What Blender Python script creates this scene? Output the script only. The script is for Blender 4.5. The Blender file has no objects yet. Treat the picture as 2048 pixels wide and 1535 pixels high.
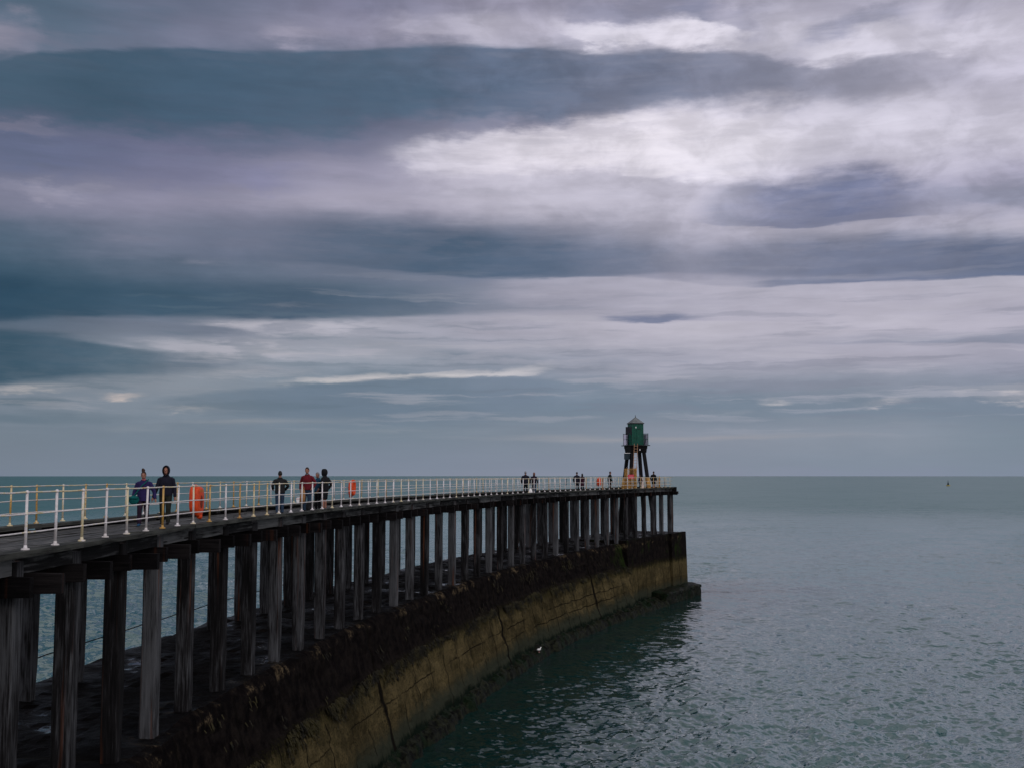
import bpy, bmesh, math, random
import numpy as np
from mathutils import Vector, Matrix, noise
R = math.radians
random.seed(11)
S = bpy.context.scene
COL = S.collection

# ------------------------------------------------------------------ camera
CAM_Z = 12.78
cd = bpy.data.cameras.new("camera")
cam = bpy.data.objects.new("camera", cd)
COL.objects.link(cam)
cam.location = (0, 0, CAM_Z)
cam.rotation_euler = (R(90 + 4.677), 0, 0)
cd.sensor_width = 36
cd.lens = 36 * 2200 / 2048
cd.clip_start = 0.1
cd.clip_end = 40000
S.camera = cam
S.view_settings.view_transform = 'Standard'
S.view_settings.look = 'None'
S.view_settings.exposure = 0
S.view_settings.gamma = 1

# ------------------------------------------------------------------ sun behind thick cloud, behind and right of the camera
SUN_EL, SUN_AZ = 38, 140          # degrees; azimuth clockwise from +Y
sd = bpy.data.lights.new("sun", 'SUN')
sd.energy = 0.8
sd.angle = R(25)
sd.color = (1.0, 0.95, 0.9)
sun = bpy.data.objects.new("sun", sd)
COL.objects.link(sun)
_d = Vector((math.sin(R(SUN_AZ)) * math.cos(R(SUN_EL)), math.cos(R(SUN_AZ)) * math.cos(R(SUN_EL)), math.sin(R(SUN_EL))))
sun.rotation_euler = _d.to_track_quat('Z', 'Y').to_euler()

# ------------------------------------------------------------------ sky: layered cloud banks, azimuth / elevation in degrees
SKY_COLUMNS = [
  (-25.34, [(24.32, (0.0612, 0.1022, 0.1559)), (21.78, (0.0844, 0.1329, 0.1946)), (20.48, (0.1878, 0.2016, 0.2831)), (18.51, (0.0612, 0.107, 0.162)), (16.27, (0.1022, 0.1221, 0.1946)), (15.14, (0.1221, 0.1413, 0.2307)), (14.0, (0.1714, 0.1812, 0.2705)), (12.85, (0.2051, 0.2086, 0.2961)), (11.22, (0.0908, 0.1274, 0.1878)), (9.59, (0.0452, 0.0908, 0.1413)), (8.19, (0.0319, 0.0762, 0.1221)), (7.01, (0.0908, 0.1274, 0.1812)), (5.6, (0.0802, 0.1221, 0.1746)), (4.42, (0.1812, 0.2159, 0.2705)), (3.24, (0.1812, 0.2232, 0.2831)), (1.82, (0.162, 0.2051, 0.2623)), (0.41, (0.1714, 0.2122, 0.2747)), (-0.11, (0.1746, 0.2159, 0.2874))]),
  (-17.31, [(25.56, (0.1022, 0.1221, 0.1878)), (22.91, (0.1274, 0.15, 0.2232)), (21.56, (0.1812, 0.1946, 0.2831)), (19.49, (0.0612, 0.107, 0.162)), (17.14, (0.0931, 0.117, 0.1878)), (15.95, (0.1384, 0.147, 0.2384)), (14.75, (0.1746, 0.1779, 0.2789)), (13.54, (0.2542, 0.2462, 0.3419)), (11.84, (0.1812, 0.1946, 0.2705)), (10.12, (0.0908, 0.1274, 0.1878)), (8.63, (0.0578, 0.1022, 0.1559)), (7.39, (0.162, 0.1878, 0.2542)), (5.9, (0.2423, 0.2705, 0.3278)), (4.66, (0.2232, 0.2542, 0.305)), (3.41, (0.2051, 0.2462, 0.305)), (1.92, (0.162, 0.2086, 0.2705)), (0.43, (0.1812, 0.2232, 0.2918)), (-0.11, (0.1878, 0.2307, 0.305))]),
  (-8.52, [(26.38, (0.1559, 0.162, 0.2423)), (23.67, (0.1946, 0.1946, 0.2874)), (22.28, (0.2623, 0.2542, 0.3515)), (20.15, (0.0908, 0.1274, 0.1946)), (17.73, (0.107, 0.1274, 0.2016)), (16.5, (0.2086, 0.2086, 0.3005)), (15.26, (0.305, 0.2918, 0.3968)), (14.01, (0.3712, 0.3515, 0.4508)), (12.25, (0.2423, 0.2384, 0.3231)), (10.47, (0.1274, 0.1559, 0.2232)), (8.93, (0.1022, 0.1441, 0.2051)), (7.65, (0.305, 0.314, 0.3813)), (6.11, (0.305, 0.3278, 0.3916)), (4.82, (0.1878, 0.2384, 0.305)), (3.53, (0.1559, 0.2086, 0.2789)), (1.99, (0.1714, 0.2232, 0.2874)), (0.45, (0.1946, 0.2384, 0.314)), (-0.12, (0.2086, 0.2462, 0.3231))]),
  (0.69, [(26.65, (0.2623, 0.2542, 0.3515)), (23.91, (0.305, 0.2918, 0.3916)), (22.5, (0.4564, 0.4342, 0.5395)), (20.35, (0.1413, 0.1683, 0.2462)), (17.91, (0.305, 0.2918, 0.3916)), (16.67, (0.6584, 0.624, 0.7157)), (15.42, (0.6105, 0.5776, 0.6867)), (14.16, (0.4564, 0.4342, 0.5271)), (12.38, (0.2623, 0.2623, 0.3419)), (10.58, (0.1559, 0.1878, 0.2705)), (9.03, (0.3419, 0.3325, 0.4125)), (7.73, (0.3763, 0.3663, 0.4452)), (6.17, (0.3325, 0.3419, 0.4179)), (4.87, (0.2232, 0.2623, 0.3372)), (3.57, (0.1651, 0.2195, 0.2918)), (2.01, (0.1946, 0.2384, 0.305)), (0.45, (0.2086, 0.2462, 0.3231)), (-0.12, (0.2232, 0.2542, 0.3372))]),
  (9.86, [(26.29, (0.3515, 0.3372, 0.4452)), (23.59, (0.3763, 0.3613, 0.4678)), (22.2, (0.6105, 0.5841, 0.6867)), (20.07, (0.2623, 0.2623, 0.3515)), (17.66, (0.6795, 0.6445, 0.7454)), (16.44, (0.7305, 0.6939, 0.7835)), (15.2, (0.6105, 0.5841, 0.6939)), (13.96, (0.4564, 0.4397, 0.5395)), (12.2, (0.4125, 0.3968, 0.491)), (10.43, (0.305, 0.3005, 0.3916)), (8.9, (0.3763, 0.3663, 0.4564)), (7.62, (0.4452, 0.4233, 0.5149)), (6.09, (0.3515, 0.3515, 0.4342)), (4.8, (0.2384, 0.2664, 0.3419)), (3.52, (0.1683, 0.2195, 0.2918)), (1.98, (0.2384, 0.2705, 0.3419)), (0.45, (0.2232, 0.2623, 0.3372)), (-0.11, (0.2307, 0.2623, 0.3467))]),
  (18.56, [(25.4, (0.4287, 0.4072, 0.5149)), (22.76, (0.4125, 0.3968, 0.5029)), (21.42, (0.6105, 0.5841, 0.6867)), (19.36, (0.3515, 0.3419, 0.4342)), (17.03, (0.6105, 0.5841, 0.6867)), (15.85, (0.5906, 0.5647, 0.6724)), (14.65, (0.4678, 0.4452, 0.5647)), (13.45, (0.3419, 0.3372, 0.4564)), (11.76, (0.4678, 0.4452, 0.5395)), (10.05, (0.2159, 0.2307, 0.3231)), (8.58, (0.4564, 0.4342, 0.5271)), (7.34, (0.4793, 0.4564, 0.5457)), (5.86, (0.3613, 0.3564, 0.4452)), (4.63, (0.2462, 0.2747, 0.3515)), (3.39, (0.1812, 0.2307, 0.305)), (1.91, (0.2384, 0.2789, 0.3515)), (0.43, (0.2159, 0.2623, 0.3372)), (-0.11, (0.2232, 0.2623, 0.3515))]),
  (25.34, [(24.32, (0.4564, 0.4342, 0.552)), (21.78, (0.5029, 0.4793, 0.5906)), (20.48, (0.5776, 0.552, 0.6584)), (18.51, (0.5271, 0.5029, 0.6172)), (16.27, (0.5776, 0.552, 0.6584)), (15.14, (0.5149, 0.491, 0.6038)), (14.0, (0.3763, 0.3613, 0.4793)), (12.85, (0.3278, 0.3231, 0.4342)), (11.22, (0.4851, 0.4621, 0.552)), (9.59, (0.15, 0.1812, 0.2705)), (8.19, (0.4125, 0.3968, 0.491)), (7.01, (0.4564, 0.4342, 0.5271)), (5.6, (0.314, 0.3185, 0.4125)), (4.42, (0.2307, 0.2623, 0.3419)), (3.24, (0.1779, 0.227, 0.305)), (1.82, (0.1946, 0.2462, 0.314)), (0.41, (0.2016, 0.2502, 0.3231)), (-0.11, (0.2086, 0.2542, 0.3372))]),
]
SKY_BANDS = [
  {'top': [(-25.68, 21.78), (-19.96, 22.44), (-15.8, 21.96)], 'bot': [(-25.62, 20.48), (-22.24, 20.31), (-18.72, 20.97), (-15.8, 21.74)], 'st': 0.513, 'sb': 0.641, 'w': 2, 'wb': 2, 'mod': 0.3, 'cols': [(-25.65, (0.0976, 0.1441, 0.2086), 0.4), (-23.43, (0.0844, 0.1329, 0.1946), 0.8), (-18.75, (0.107, 0.1441, 0.2159), 0.6), (-15.56, (0.1559, 0.1746, 0.2542), 0)]},
  {'top': [(-25.65, 21.03), (-24.76, 21.06), (-23.16, 20.52)], 'bot': [(-25.59, 19.5), (-24.71, 19.74), (-23.15, 20.07)], 'st': 0.462, 'sb': 0.256, 'w': 2, 'wb': 2, 'mod': 0.3, 'cols': [(-25.62, (0.2623, 0.2542, 0.3325), 0.8), (-24.29, (0.2307, 0.2307, 0.314), 0.5), (-23.17, (0.2232, 0.2232, 0.305), 0)]},
  {'top': [(-13.29, 22.19), (-11.24, 22.3), (-9.15, 22.25)], 'bot': [(-13.27, 21.38), (-11.22, 21.42), (-9.15, 21.78)], 'st': 0.385, 'sb': 0.359, 'w': 2, 'wb': 2, 'mod': 0.3, 'cols': [(-13.79, (0.3515, 0.3325, 0.4342), 0), (-11.49, (0.3515, 0.3325, 0.4342), 0.8), (-8.89, (0.3515, 0.3325, 0.4342), 0)]},
  {'top': [(-7.59, 23.03), (-4.66, 22.91), (-1.72, 23.08)], 'bot': [(-7.57, 21.98), (-4.65, 21.78), (-1.72, 21.79)], 'st': 0.462, 'sb': 0.308, 'w': 2, 'wb': 2, 'mod': 0.3, 'cols': [(-7.84, (0.4851, 0.4564, 0.5647), 0), (-4.66, (0.4452, 0.4233, 0.5271), 0.7), (-1.45, (0.5149, 0.491, 0.5906), 0.5), (0.16, (0.5149, 0.491, 0.5906), 0)]},
  {'top': [(2.05, 24.59), (6.06, 24.25), (10.8, 23.76), (12.58, 22.48)], 'bot': [(2.04, 23.43), (4.72, 22.86), (8.69, 22.92), (11.03, 22.25), (12.56, 21.79)], 'st': 0.256, 'sb': 0.359, 'w': 2, 'wb': 2, 'mod': 0.3, 'cols': [(1.78, (0.305, 0.2961, 0.3916), 0), (3.65, (0.2542, 0.2542, 0.3515), 0.8), (10.01, (0.2232, 0.2307, 0.3325), 0.95), (11.83, (0.305, 0.2961, 0.402), 0.5), (13.37, (0.3515, 0.3419, 0.4452), 0)]},
  {'top': [(11.03, 22.59), (12.59, 23.17), (15.12, 22.72)], 'bot': [(11.02, 21.9), (12.56, 21.55), (15.09, 21.57)], 'st': 0.359, 'sb': 0.308, 'w': 2, 'wb': 2, 'mod': 0.3, 'cols': [(10.51, (0.305, 0.2961, 0.402), 0), (12.32, (0.305, 0.3005, 0.402), 0.7), (15.35, (0.402, 0.3864, 0.491), 0)]},
  {'top': [(14.84, 21.59), (16.61, 22.34), (19.06, 22.62), (21.2, 22.68)], 'bot': [(14.83, 20.95), (16.58, 21.31), (19.03, 21.62), (21.17, 21.57)], 'st': 0.308, 'sb': 0.359, 'w': 2, 'wb': 2, 'mod': 0.3, 'cols': [(14.33, (0.305, 0.305, 0.4125), 0), (16.08, (0.2705, 0.2747, 0.3813), 0.8), (19.48, (0.2831, 0.2874, 0.3916), 0.8), (21.83, (0.3763, 0.3613, 0.4678), 0)]},
  {'top': [(21.18, 22.02), (23.51, 22.56), (25.96, 22.38)], 'bot': [(21.16, 21.35), (23.48, 21.69), (25.94, 21.74)], 'st': 0.308, 'sb': 0.359, 'w': 2, 'wb': 2, 'mod': 0.3, 'cols': [(20.94, (0.3763, 0.3663, 0.4678), 0), (22.79, (0.3515, 0.3419, 0.4452), 0.7), (25.91, (0.402, 0.3916, 0.491), 0.6)]},
  {'top': [(1.77, 23.2), (4.71, 22.67), (7.37, 22.62), (10.51, 22.35), (12.05, 21.47)], 'bot': [(1.77, 22.5), (4.71, 21.54), (7.36, 21.58), (10.5, 21.51), (12.04, 21.24)], 'st': 0.308, 'sb': 0.205, 'w': 2, 'wb': 2, 'mod': 0.3, 'cols': [(1.5, (0.6795, 0.6514, 0.7454), 0), (4.18, (0.6795, 0.6514, 0.7454), 0.8), (9.99, (0.7305, 0.6939, 0.7913), 0.95), (12.58, (0.6795, 0.6514, 0.7529), 0.4), (14.1, (0.6795, 0.6514, 0.7529), 0)]},
  {'top': [(15.07, 20.65), (18.77, 20.96), (22.31, 20.97), (25.9, 20.88)], 'bot': [(15.06, 20.13), (18.75, 20.33), (22.28, 20.08), (25.86, 19.79)], 'st': 0.359, 'sb': 0.256, 'w': 2, 'wb': 2, 'mod': 0.3, 'cols': [(14.06, (0.6584, 0.6308, 0.7305), 0), (16.31, (0.6584, 0.6308, 0.7305), 0.8), (22.26, (0.6308, 0.6038, 0.7157), 0.7), (25.83, (0.6105, 0.5841, 0.7011), 0.4)]},
  {'top': [(-26.85, 18.65), (-25.57, 19.13), (-24.26, 19.63), (-22.23, 20.02), (-16.76, 20.79), (-14.27, 20.97), (-11.22, 21.13), (-5.98, 21.57), (-1.98, 21.73), (2.04, 21.61), (4.84, 21.34), (7.35, 21.39), (9.97, 21.19), (12.55, 20.88), (14.56, 20.27), (17.04, 19.93), (18.99, 20.21), (21.12, 20.07), (23.4, 19.43), (25.82, 18.69)], 'bot': [(-26.78, 16.88), (-25.49, 16.9), (-20.97, 16.98), (-16.17, 16.72), (-12.42, 16.72), (-8.56, 17.29), (-5.95, 17.92), (-0.64, 18.16), (3.35, 18.13), (6.01, 18.43), (9.93, 18.73), (13.77, 18.73), (18.7, 18.48), (22.22, 18.23), (25.78, 17.8)], 'st': 0.154, 'sb': 0.615, 'w': 1, 'wb': 2, 'mod': 0.15, 'cols': [(-25.53, (0.0545, 0.1022, 0.1559), 0.9), (-21.72, (0.0467, 0.0908, 0.1413), 0.97), (-16.22, (0.0545, 0.1022, 0.162), 0.97), (-8.59, (0.0762, 0.1221, 0.1878), 0.97), (-0.64, (0.107, 0.1441, 0.2232), 0.96), (6.02, (0.15, 0.1746, 0.2582), 0.95), (12.52, (0.2016, 0.2159, 0.3005), 0.9), (17.5, (0.2542, 0.2582, 0.3419), 0.75), (22.22, (0.3515, 0.3419, 0.4342), 0.45), (25.53, (0.4564, 0.4397, 0.5395), 0.1)]},
  {'top': [(-16.24, 19.61), (-11.19, 19.64), (-4.64, 20.05), (2.03, 20.1)], 'bot': [(-16.2, 17.84), (-11.16, 18.2), (-4.63, 18.72), (2.03, 19.37)], 'st': 0.641, 'sb': 0.513, 'w': 2, 'wb': 2, 'mod': 0.3, 'cols': [(-16.71, (0.0545, 0.1022, 0.162), 0), (-11.18, (0.0612, 0.107, 0.1683), 0.5), (-4.64, (0.0666, 0.1119, 0.1746), 0.8), (3.36, (0.1022, 0.1384, 0.2159), 0)]},
  {'top': [(-17.4, 17.02), (-11.15, 17.35), (-3.3, 17.89), (3.36, 18.25)], 'bot': [(-17.38, 16.31), (-11.13, 16.3), (-7.25, 16.55), (-3.3, 17.27), (3.35, 17.89)], 'st': 0.513, 'sb': 0.359, 'w': 2, 'wb': 2, 'mod': 0.3, 'cols': [(-18.59, (0.1384, 0.15, 0.2384), 0), (-14.19, (0.1329, 0.147, 0.2307), 0.8), (-7.26, (0.162, 0.1683, 0.2542), 0.7), (-0.64, (0.1878, 0.1946, 0.2789), 0.6), (4.68, (0.2232, 0.2232, 0.305), 0)]},
  {'top': [(-6.46, 16.95), (-3.3, 17.27), (0.69, 17.72), (6.0, 17.95), (9.92, 18.03), (13.76, 18.03)], 'bot': [(-6.46, 16.08), (-3.29, 15.52), (0.69, 15.42), (5.98, 15.29), (9.88, 15.2), (13.7, 15.25)], 'st': 0.41, 'sb': 0.564, 'w': 2, 'wb': 2, 'mod': 0.3, 'cols': [(-7.51, (0.6105, 0.5776, 0.6867), 0), (-4.35, (0.6584, 0.624, 0.7157), 0.7), (0.69, (0.7454, 0.7011, 0.7835), 0.9), (7.3, (0.7758, 0.7305, 0.807), 0.9), (12.46, (0.7305, 0.6939, 0.7758), 0.7), (16.2, (0.6795, 0.6445, 0.7454), 0)]},
  {'top': [(2.02, 15.36), (7.28, 15.1), (12.43, 14.83)], 'bot': [(2.01, 13.65), (7.27, 13.42), (12.4, 13.35)], 'st': 0.205, 'sb': 0.564, 'w': 2, 'wb': 2, 'mod': 0.3, 'cols': [(-0.64, (0.491, 0.4678, 0.5583), 0), (3.34, (0.491, 0.4678, 0.5583), 0.7), (8.58, (0.4793, 0.4564, 0.552), 0.7), (11.91, (0.491, 0.4678, 0.5647), 0)]},
  {'top': [(-25.45, 16.0), (-23.69, 16.08), (-20.47, 16.03), (-15.66, 16.09)], 'bot': [(-25.37, 13.88), (-22.05, 14.46), (-18.54, 14.66), (-14.89, 15.05)], 'st': 0.308, 'sb': 0.513, 'w': 2, 'wb': 2, 'mod': 0.3, 'cols': [(-25.41, (0.1195, 0.1413, 0.2384), 0.85), (-20.92, (0.1329, 0.15, 0.2542), 0.8), (-17.37, (0.1746, 0.1812, 0.2874), 0.5), (-13.67, (0.2232, 0.2232, 0.3325), 0)]},
  {'top': [(-25.47, 16.5), (-24.15, 16.59), (-22.11, 16.39)], 'bot': [(-25.45, 15.86), (-24.13, 15.86), (-22.1, 16.16)], 'st': 0.205, 'sb': 0.205, 'w': 2, 'wb': 2, 'mod': 0.3, 'cols': [(-25.46, (0.2016, 0.1946, 0.2705), 0.8), (-23.7, (0.1812, 0.1812, 0.2623), 0.7), (-21.43, (0.162, 0.1683, 0.2542), 0)]},
  {'top': [(-25.36, 13.49), (-24.05, 13.72), (-22.02, 13.76), (-19.93, 13.39)], 'bot': [(-25.34, 13.03), (-24.03, 13.09), (-22.01, 13.21), (-19.92, 13.15)], 'st': 0.205, 'sb': 0.231, 'w': 2, 'wb': 2, 'mod': 0.3, 'cols': [(-25.35, (0.2542, 0.2502, 0.3419), 0.6), (-23.6, (0.314, 0.3005, 0.3916), 0.85), (-21.56, (0.2961, 0.2874, 0.3813), 0.6), (-19.7, (0.2623, 0.2542, 0.3515), 0)]},
  {'top': [(-16.61, 14.93), (-12.39, 15.45), (-9.83, 15.21)], 'bot': [(-16.6, 14.2), (-12.37, 14.22), (-9.82, 14.51)], 'st': 0.359, 'sb': 0.308, 'w': 2, 'wb': 2, 'mod': 0.3, 'cols': [(-17.09, (0.2232, 0.2232, 0.3515), 0), (-13.14, (0.2307, 0.2307, 0.3613), 0.8), (-9.05, (0.305, 0.2961, 0.4125), 0)]},
  {'top': [(-26.58, 11.57), (-25.3, 11.81), (-18.48, 12.49), (-9.8, 13.21), (-3.28, 12.87), (2.01, 12.5), (7.25, 12.08), (11.11, 11.65)], 'bot': [(-26.52, 9.95), (-25.24, 10.06), (-18.43, 10.66), (-9.76, 10.69), (-3.26, 10.28), (2.0, 10.24), (7.23, 10.24), (11.08, 10.26)], 'st': 0.872, 'sb': 0.128, 'w': 1, 'wb': 1, 'mod': 0.15, 'cols': [(-25.27, (0.0578, 0.107, 0.162), 0.55), (-19.63, (0.1274, 0.1559, 0.2307), 0.4), (-14.82, (0.117, 0.1441, 0.2159), 0.6), (-8.49, (0.0802, 0.117, 0.1812), 0.9), (-3.27, (0.0612, 0.1022, 0.1651), 0.98), (1.48, (0.0844, 0.1248, 0.1981), 0.95), (5.95, (0.1329, 0.162, 0.2423), 0.85), (11.11, (0.2159, 0.227, 0.3095), 0.4), (12.88, (0.2623, 0.2664, 0.3515), 0)]},
  {'top': [(9.31, 11.46), (13.63, 11.84), (17.32, 11.88), (20.86, 11.78), (25.54, 11.2)], 'bot': [(9.3, 10.32), (13.59, 9.99), (17.27, 9.87), (20.8, 9.71), (25.47, 9.46)], 'st': 0.564, 'sb': 0.205, 'w': 1, 'wb': 1, 'mod': 0.15, 'cols': [(7.76, (0.2307, 0.2423, 0.3231), 0), (11.85, (0.1878, 0.2051, 0.2918), 0.85), (17.28, (0.15, 0.1714, 0.2582), 0.97), (25.49, (0.1221, 0.15, 0.2384), 1)]},
  {'top': [(11.83, 9.7), (14.83, 9.84), (19.63, 9.66), (25.47, 9.46)], 'bot': [(11.83, 9.4), (14.82, 9.54), (19.63, 9.52), (25.47, 9.32)], 'st': 0.128, 'sb': 0.077, 'w': 1, 'wb': 1, 'mod': 0.15, 'cols': [(11.07, (0.1878, 0.2086, 0.305), 0), (13.83, (0.15, 0.1779, 0.2789), 0.8), (19.62, (0.1384, 0.1683, 0.2747), 0.9), (25.45, (0.1221, 0.1559, 0.2623), 0.95)]},
  {'top': [(-26.5, 9.49), (-25.22, 9.48), (-20.74, 9.43), (-15.51, 9.51), (-8.47, 9.57), (-3.26, 9.59), (5.92, 9.24)], 'bot': [(-26.41, 7.05), (-25.14, 7.2), (-20.69, 7.66), (-15.96, 7.84), (-12.25, 7.81), (-8.45, 7.99), (-3.25, 8.32), (2.0, 8.46), (5.92, 8.47)], 'st': 0.667, 'sb': 0.179, 'w': 1, 'wb': 1, 'mod': 0.15, 'cols': [(-25.18, (0.016, 0.0545, 0.0976), 0.95), (-21.86, (0.0252, 0.0666, 0.1119), 0.95), (-18.38, (0.0369, 0.0823, 0.1329), 0.95), (-12.28, (0.0482, 0.0887, 0.1441), 0.95), (-5.87, (0.0802, 0.1221, 0.1845), 0.9), (-0.63, (0.1329, 0.1683, 0.2384), 0.7), (5.92, (0.2623, 0.2747, 0.3515), 0)]},
  {'top': [(-0.63, 10.06), (2.0, 10.16), (7.23, 9.99), (14.82, 9.36)], 'bot': [(-0.63, 8.77), (2.0, 8.56), (7.22, 8.76), (14.81, 8.74)], 'st': 0.154, 'sb': 0.462, 'w': 1, 'wb': 1, 'mod': 0.15, 'cols': [(-1.68, (0.305, 0.3005, 0.3813), 0), (0.95, (0.305, 0.3005, 0.3813), 0.7), (7.22, (0.3613, 0.3515, 0.4397), 0.6), (14.81, (0.402, 0.3864, 0.4793), 0)]},
  {'top': [(4.09, 8.18), (7.21, 8.09), (9.27, 8.2), (10.79, 7.96)], 'bot': [(4.09, 7.97), (7.21, 7.83), (8.75, 7.95), (10.79, 7.88)], 'st': 0.128, 'sb': 0.051, 'w': 1, 'wb': 1, 'mod': 0.15, 'cols': [(3.83, (0.2232, 0.2384, 0.3419), 0), (5.65, (0.1384, 0.1683, 0.2789), 0.8), (8.5, (0.1221, 0.1529, 0.2623), 0.9), (10.79, (0.1878, 0.2086, 0.314), 0)]},
  {'top': [(-16.44, 7.67), (-12.25, 7.81), (-6.9, 7.94), (-3.25, 7.72)], 'bot': [(-16.43, 7.37), (-12.24, 7.1), (-6.89, 7.22), (-3.25, 7.41)], 'st': 0.154, 'sb': 0.205, 'w': 3, 'wb': 3, 'mod': 0.75, 'cols': [(-17.16, (0.4125, 0.402, 0.4678), 0), (-14.73, (0.4678, 0.4508, 0.5089), 0.8), (-8.44, (0.4564, 0.4452, 0.5149), 0.8), (-3.25, (0.402, 0.3968, 0.4735), 0)]},
  {'top': [(-19.97, 6.74), (-15.94, 6.79), (-11.99, 6.8), (-8.43, 6.62)], 'bot': [(-19.96, 6.3), (-15.92, 6.06), (-11.97, 5.91), (-8.42, 5.98)], 'st': 0.205, 'sb': 0.205, 'w': 3, 'wb': 3, 'mod': 0.75, 'cols': [(-20.66, (0.402, 0.3916, 0.4564), 0), (-17.14, (0.4287, 0.4179, 0.4793), 0.7), (-12.99, (0.4452, 0.4342, 0.4969), 0.8), (-7.92, (0.3763, 0.3813, 0.4564), 0)]},
  {'top': [(-19.75, 7.24), (-17.16, 7.39), (-13.99, 7.31), (-12.49, 7.15)], 'bot': [(-19.74, 6.84), (-17.15, 6.9), (-13.98, 6.95), (-12.49, 7.1)], 'st': 0.128, 'sb': 0.103, 'w': 1, 'wb': 1, 'mod': 0.15, 'cols': [(-20.67, (0.15, 0.1812, 0.2423), 0), (-18.34, (0.1559, 0.1845, 0.2462), 0.8), (-14.73, (0.1441, 0.1714, 0.2346), 0.9), (-12.37, (0.1878, 0.2086, 0.2705), 0)]},
  {'top': [(-26.4, 6.82), (-25.12, 6.73), (-22.93, 6.65), (-20.65, 6.37), (-18.31, 6.06), (-15.92, 5.89), (-13.46, 5.78)], 'bot': [(-26.3, 4.09), (-25.03, 4.23), (-21.74, 4.6), (-18.29, 4.92), (-15.9, 5.19), (-13.46, 5.6)], 'st': 0.179, 'sb': 0.256, 'w': 1, 'wb': 1, 'mod': 0.15, 'cols': [(-25.08, (0.0296, 0.0762, 0.1221), 0.97), (-22.45, (0.0423, 0.0908, 0.1413), 0.96), (-19.48, (0.0685, 0.1195, 0.1714), 0.95), (-16.4, (0.1221, 0.162, 0.2195), 0.9), (-14.7, (0.1714, 0.2051, 0.2664), 0.7), (-13.22, (0.2232, 0.2502, 0.314), 0)]},
  {'top': [(-5.85, 6.19), (-3.24, 6.42), (-0.63, 6.28), (1.99, 6.12), (5.9, 6.04)], 'bot': [(-5.84, 5.99), (-3.24, 5.85), (-0.63, 5.97), (1.99, 5.81), (5.89, 5.73)], 'st': 0.179, 'sb': 0.103, 'w': 3, 'wb': 3, 'mod': 0.75, 'cols': [(-6.1, (0.2232, 0.2623, 0.3278), 0), (-3.77, (0.1812, 0.2232, 0.2918), 0.85), (0.68, (0.2232, 0.2542, 0.3231), 0.7), (4.6, (0.2542, 0.2789, 0.3613), 0.6), (7.19, (0.2623, 0.2831, 0.3663), 0)]},
  {'top': [(5.38, 5.99), (8.22, 5.85), (11.01, 5.7)], 'bot': [(5.38, 5.73), (8.21, 5.52), (11.01, 5.55)], 'st': 0.128, 'sb': 0.077, 'w': 3, 'wb': 3, 'mod': 0.75, 'cols': [(5.12, (0.2232, 0.2542, 0.3325), 0), (7.96, (0.2159, 0.2462, 0.3278), 0.7), (11.77, (0.2623, 0.2831, 0.3663), 0)]},
  {'top': [(12.28, 6.54), (17.19, 6.75), (21.85, 6.75), (25.38, 6.76)], 'bot': [(12.28, 6.37), (17.18, 6.4), (21.84, 6.27), (25.35, 6.06)], 'st': 0.308, 'sb': 0.077, 'w': 1, 'wb': 1, 'mod': 0.15, 'cols': [(11.78, (0.305, 0.3095, 0.402), 0), (15.98, (0.2705, 0.2831, 0.3763), 0.7), (25.35, (0.2307, 0.2542, 0.3419), 0.9)]},
  {'top': [(-12.2, 4.71), (-8.41, 5.03), (-4.54, 5.25), (-0.63, 5.39), (2.51, 5.91)], 'bot': [(-12.2, 4.51), (-8.41, 4.74), (-4.54, 4.94), (-0.63, 5.08), (2.51, 5.34)], 'st': 0.128, 'sb': 0.103, 'w': 3, 'wb': 3, 'mod': 0.45, 'cols': [(-12.7, (0.5776, 0.5457, 0.552), 0), (-9.68, (0.6172, 0.5776, 0.5711), 0.85), (-4.54, (0.6172, 0.5841, 0.5906), 0.9), (-0.37, (0.6105, 0.5776, 0.6038), 0.8), (3.29, (0.4851, 0.4735, 0.5271), 0)]},
  {'top': [(-25.03, 4.18), (-23.29, 4.29), (-21.05, 4.26)], 'bot': [(-25.02, 3.85), (-23.28, 3.86), (-21.04, 3.97)], 'st': 0.128, 'sb': 0.128, 'w': 3, 'wb': 3, 'mod': 0.75, 'cols': [(-25.03, (0.4125, 0.3916, 0.402), 0.6), (-23.73, (0.4678, 0.4342, 0.4287), 0.8), (-20.82, (0.3515, 0.3515, 0.3813), 0)]},
  {'top': [(-20.47, 3.88), (-19.43, 3.93), (-18.26, 3.91)], 'bot': [(-20.46, 3.57), (-19.42, 3.59), (-18.25, 3.74)], 'st': 0.103, 'sb': 0.103, 'w': 3, 'wb': 3, 'mod': 0.5, 'cols': [(-20.69, (0.5776, 0.4851, 0.4564), 0), (-19.54, (0.6105, 0.5149, 0.4793), 0.9), (-18.14, (0.5149, 0.4564, 0.4452), 0)]},
  {'top': [(-18.01, 3.35), (-16.34, 3.48), (-14.65, 3.51)], 'bot': [(-18.0, 3.1), (-16.34, 3.15), (-14.64, 3.3)], 'st': 0.103, 'sb': 0.103, 'w': 3, 'wb': 3, 'mod': 0.7, 'cols': [(-18.24, (0.4851, 0.4564, 0.4678), 0), (-16.58, (0.5149, 0.4793, 0.4793), 0.8), (-14.4, (0.402, 0.402, 0.4287), 0)]},
  {'top': [(-25.01, 3.52), (-23.27, 3.52), (-21.7, 3.41)], 'bot': [(-25.0, 3.19), (-23.26, 3.19), (-21.7, 3.29)], 'st': 0.103, 'sb': 0.128, 'w': 1, 'wb': 1, 'mod': 0.15, 'cols': [(-25.0, (0.107, 0.1559, 0.2086), 0.9), (-23.26, (0.117, 0.1651, 0.2159), 0.8), (-21.25, (0.1559, 0.1946, 0.2542), 0)]},
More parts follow.
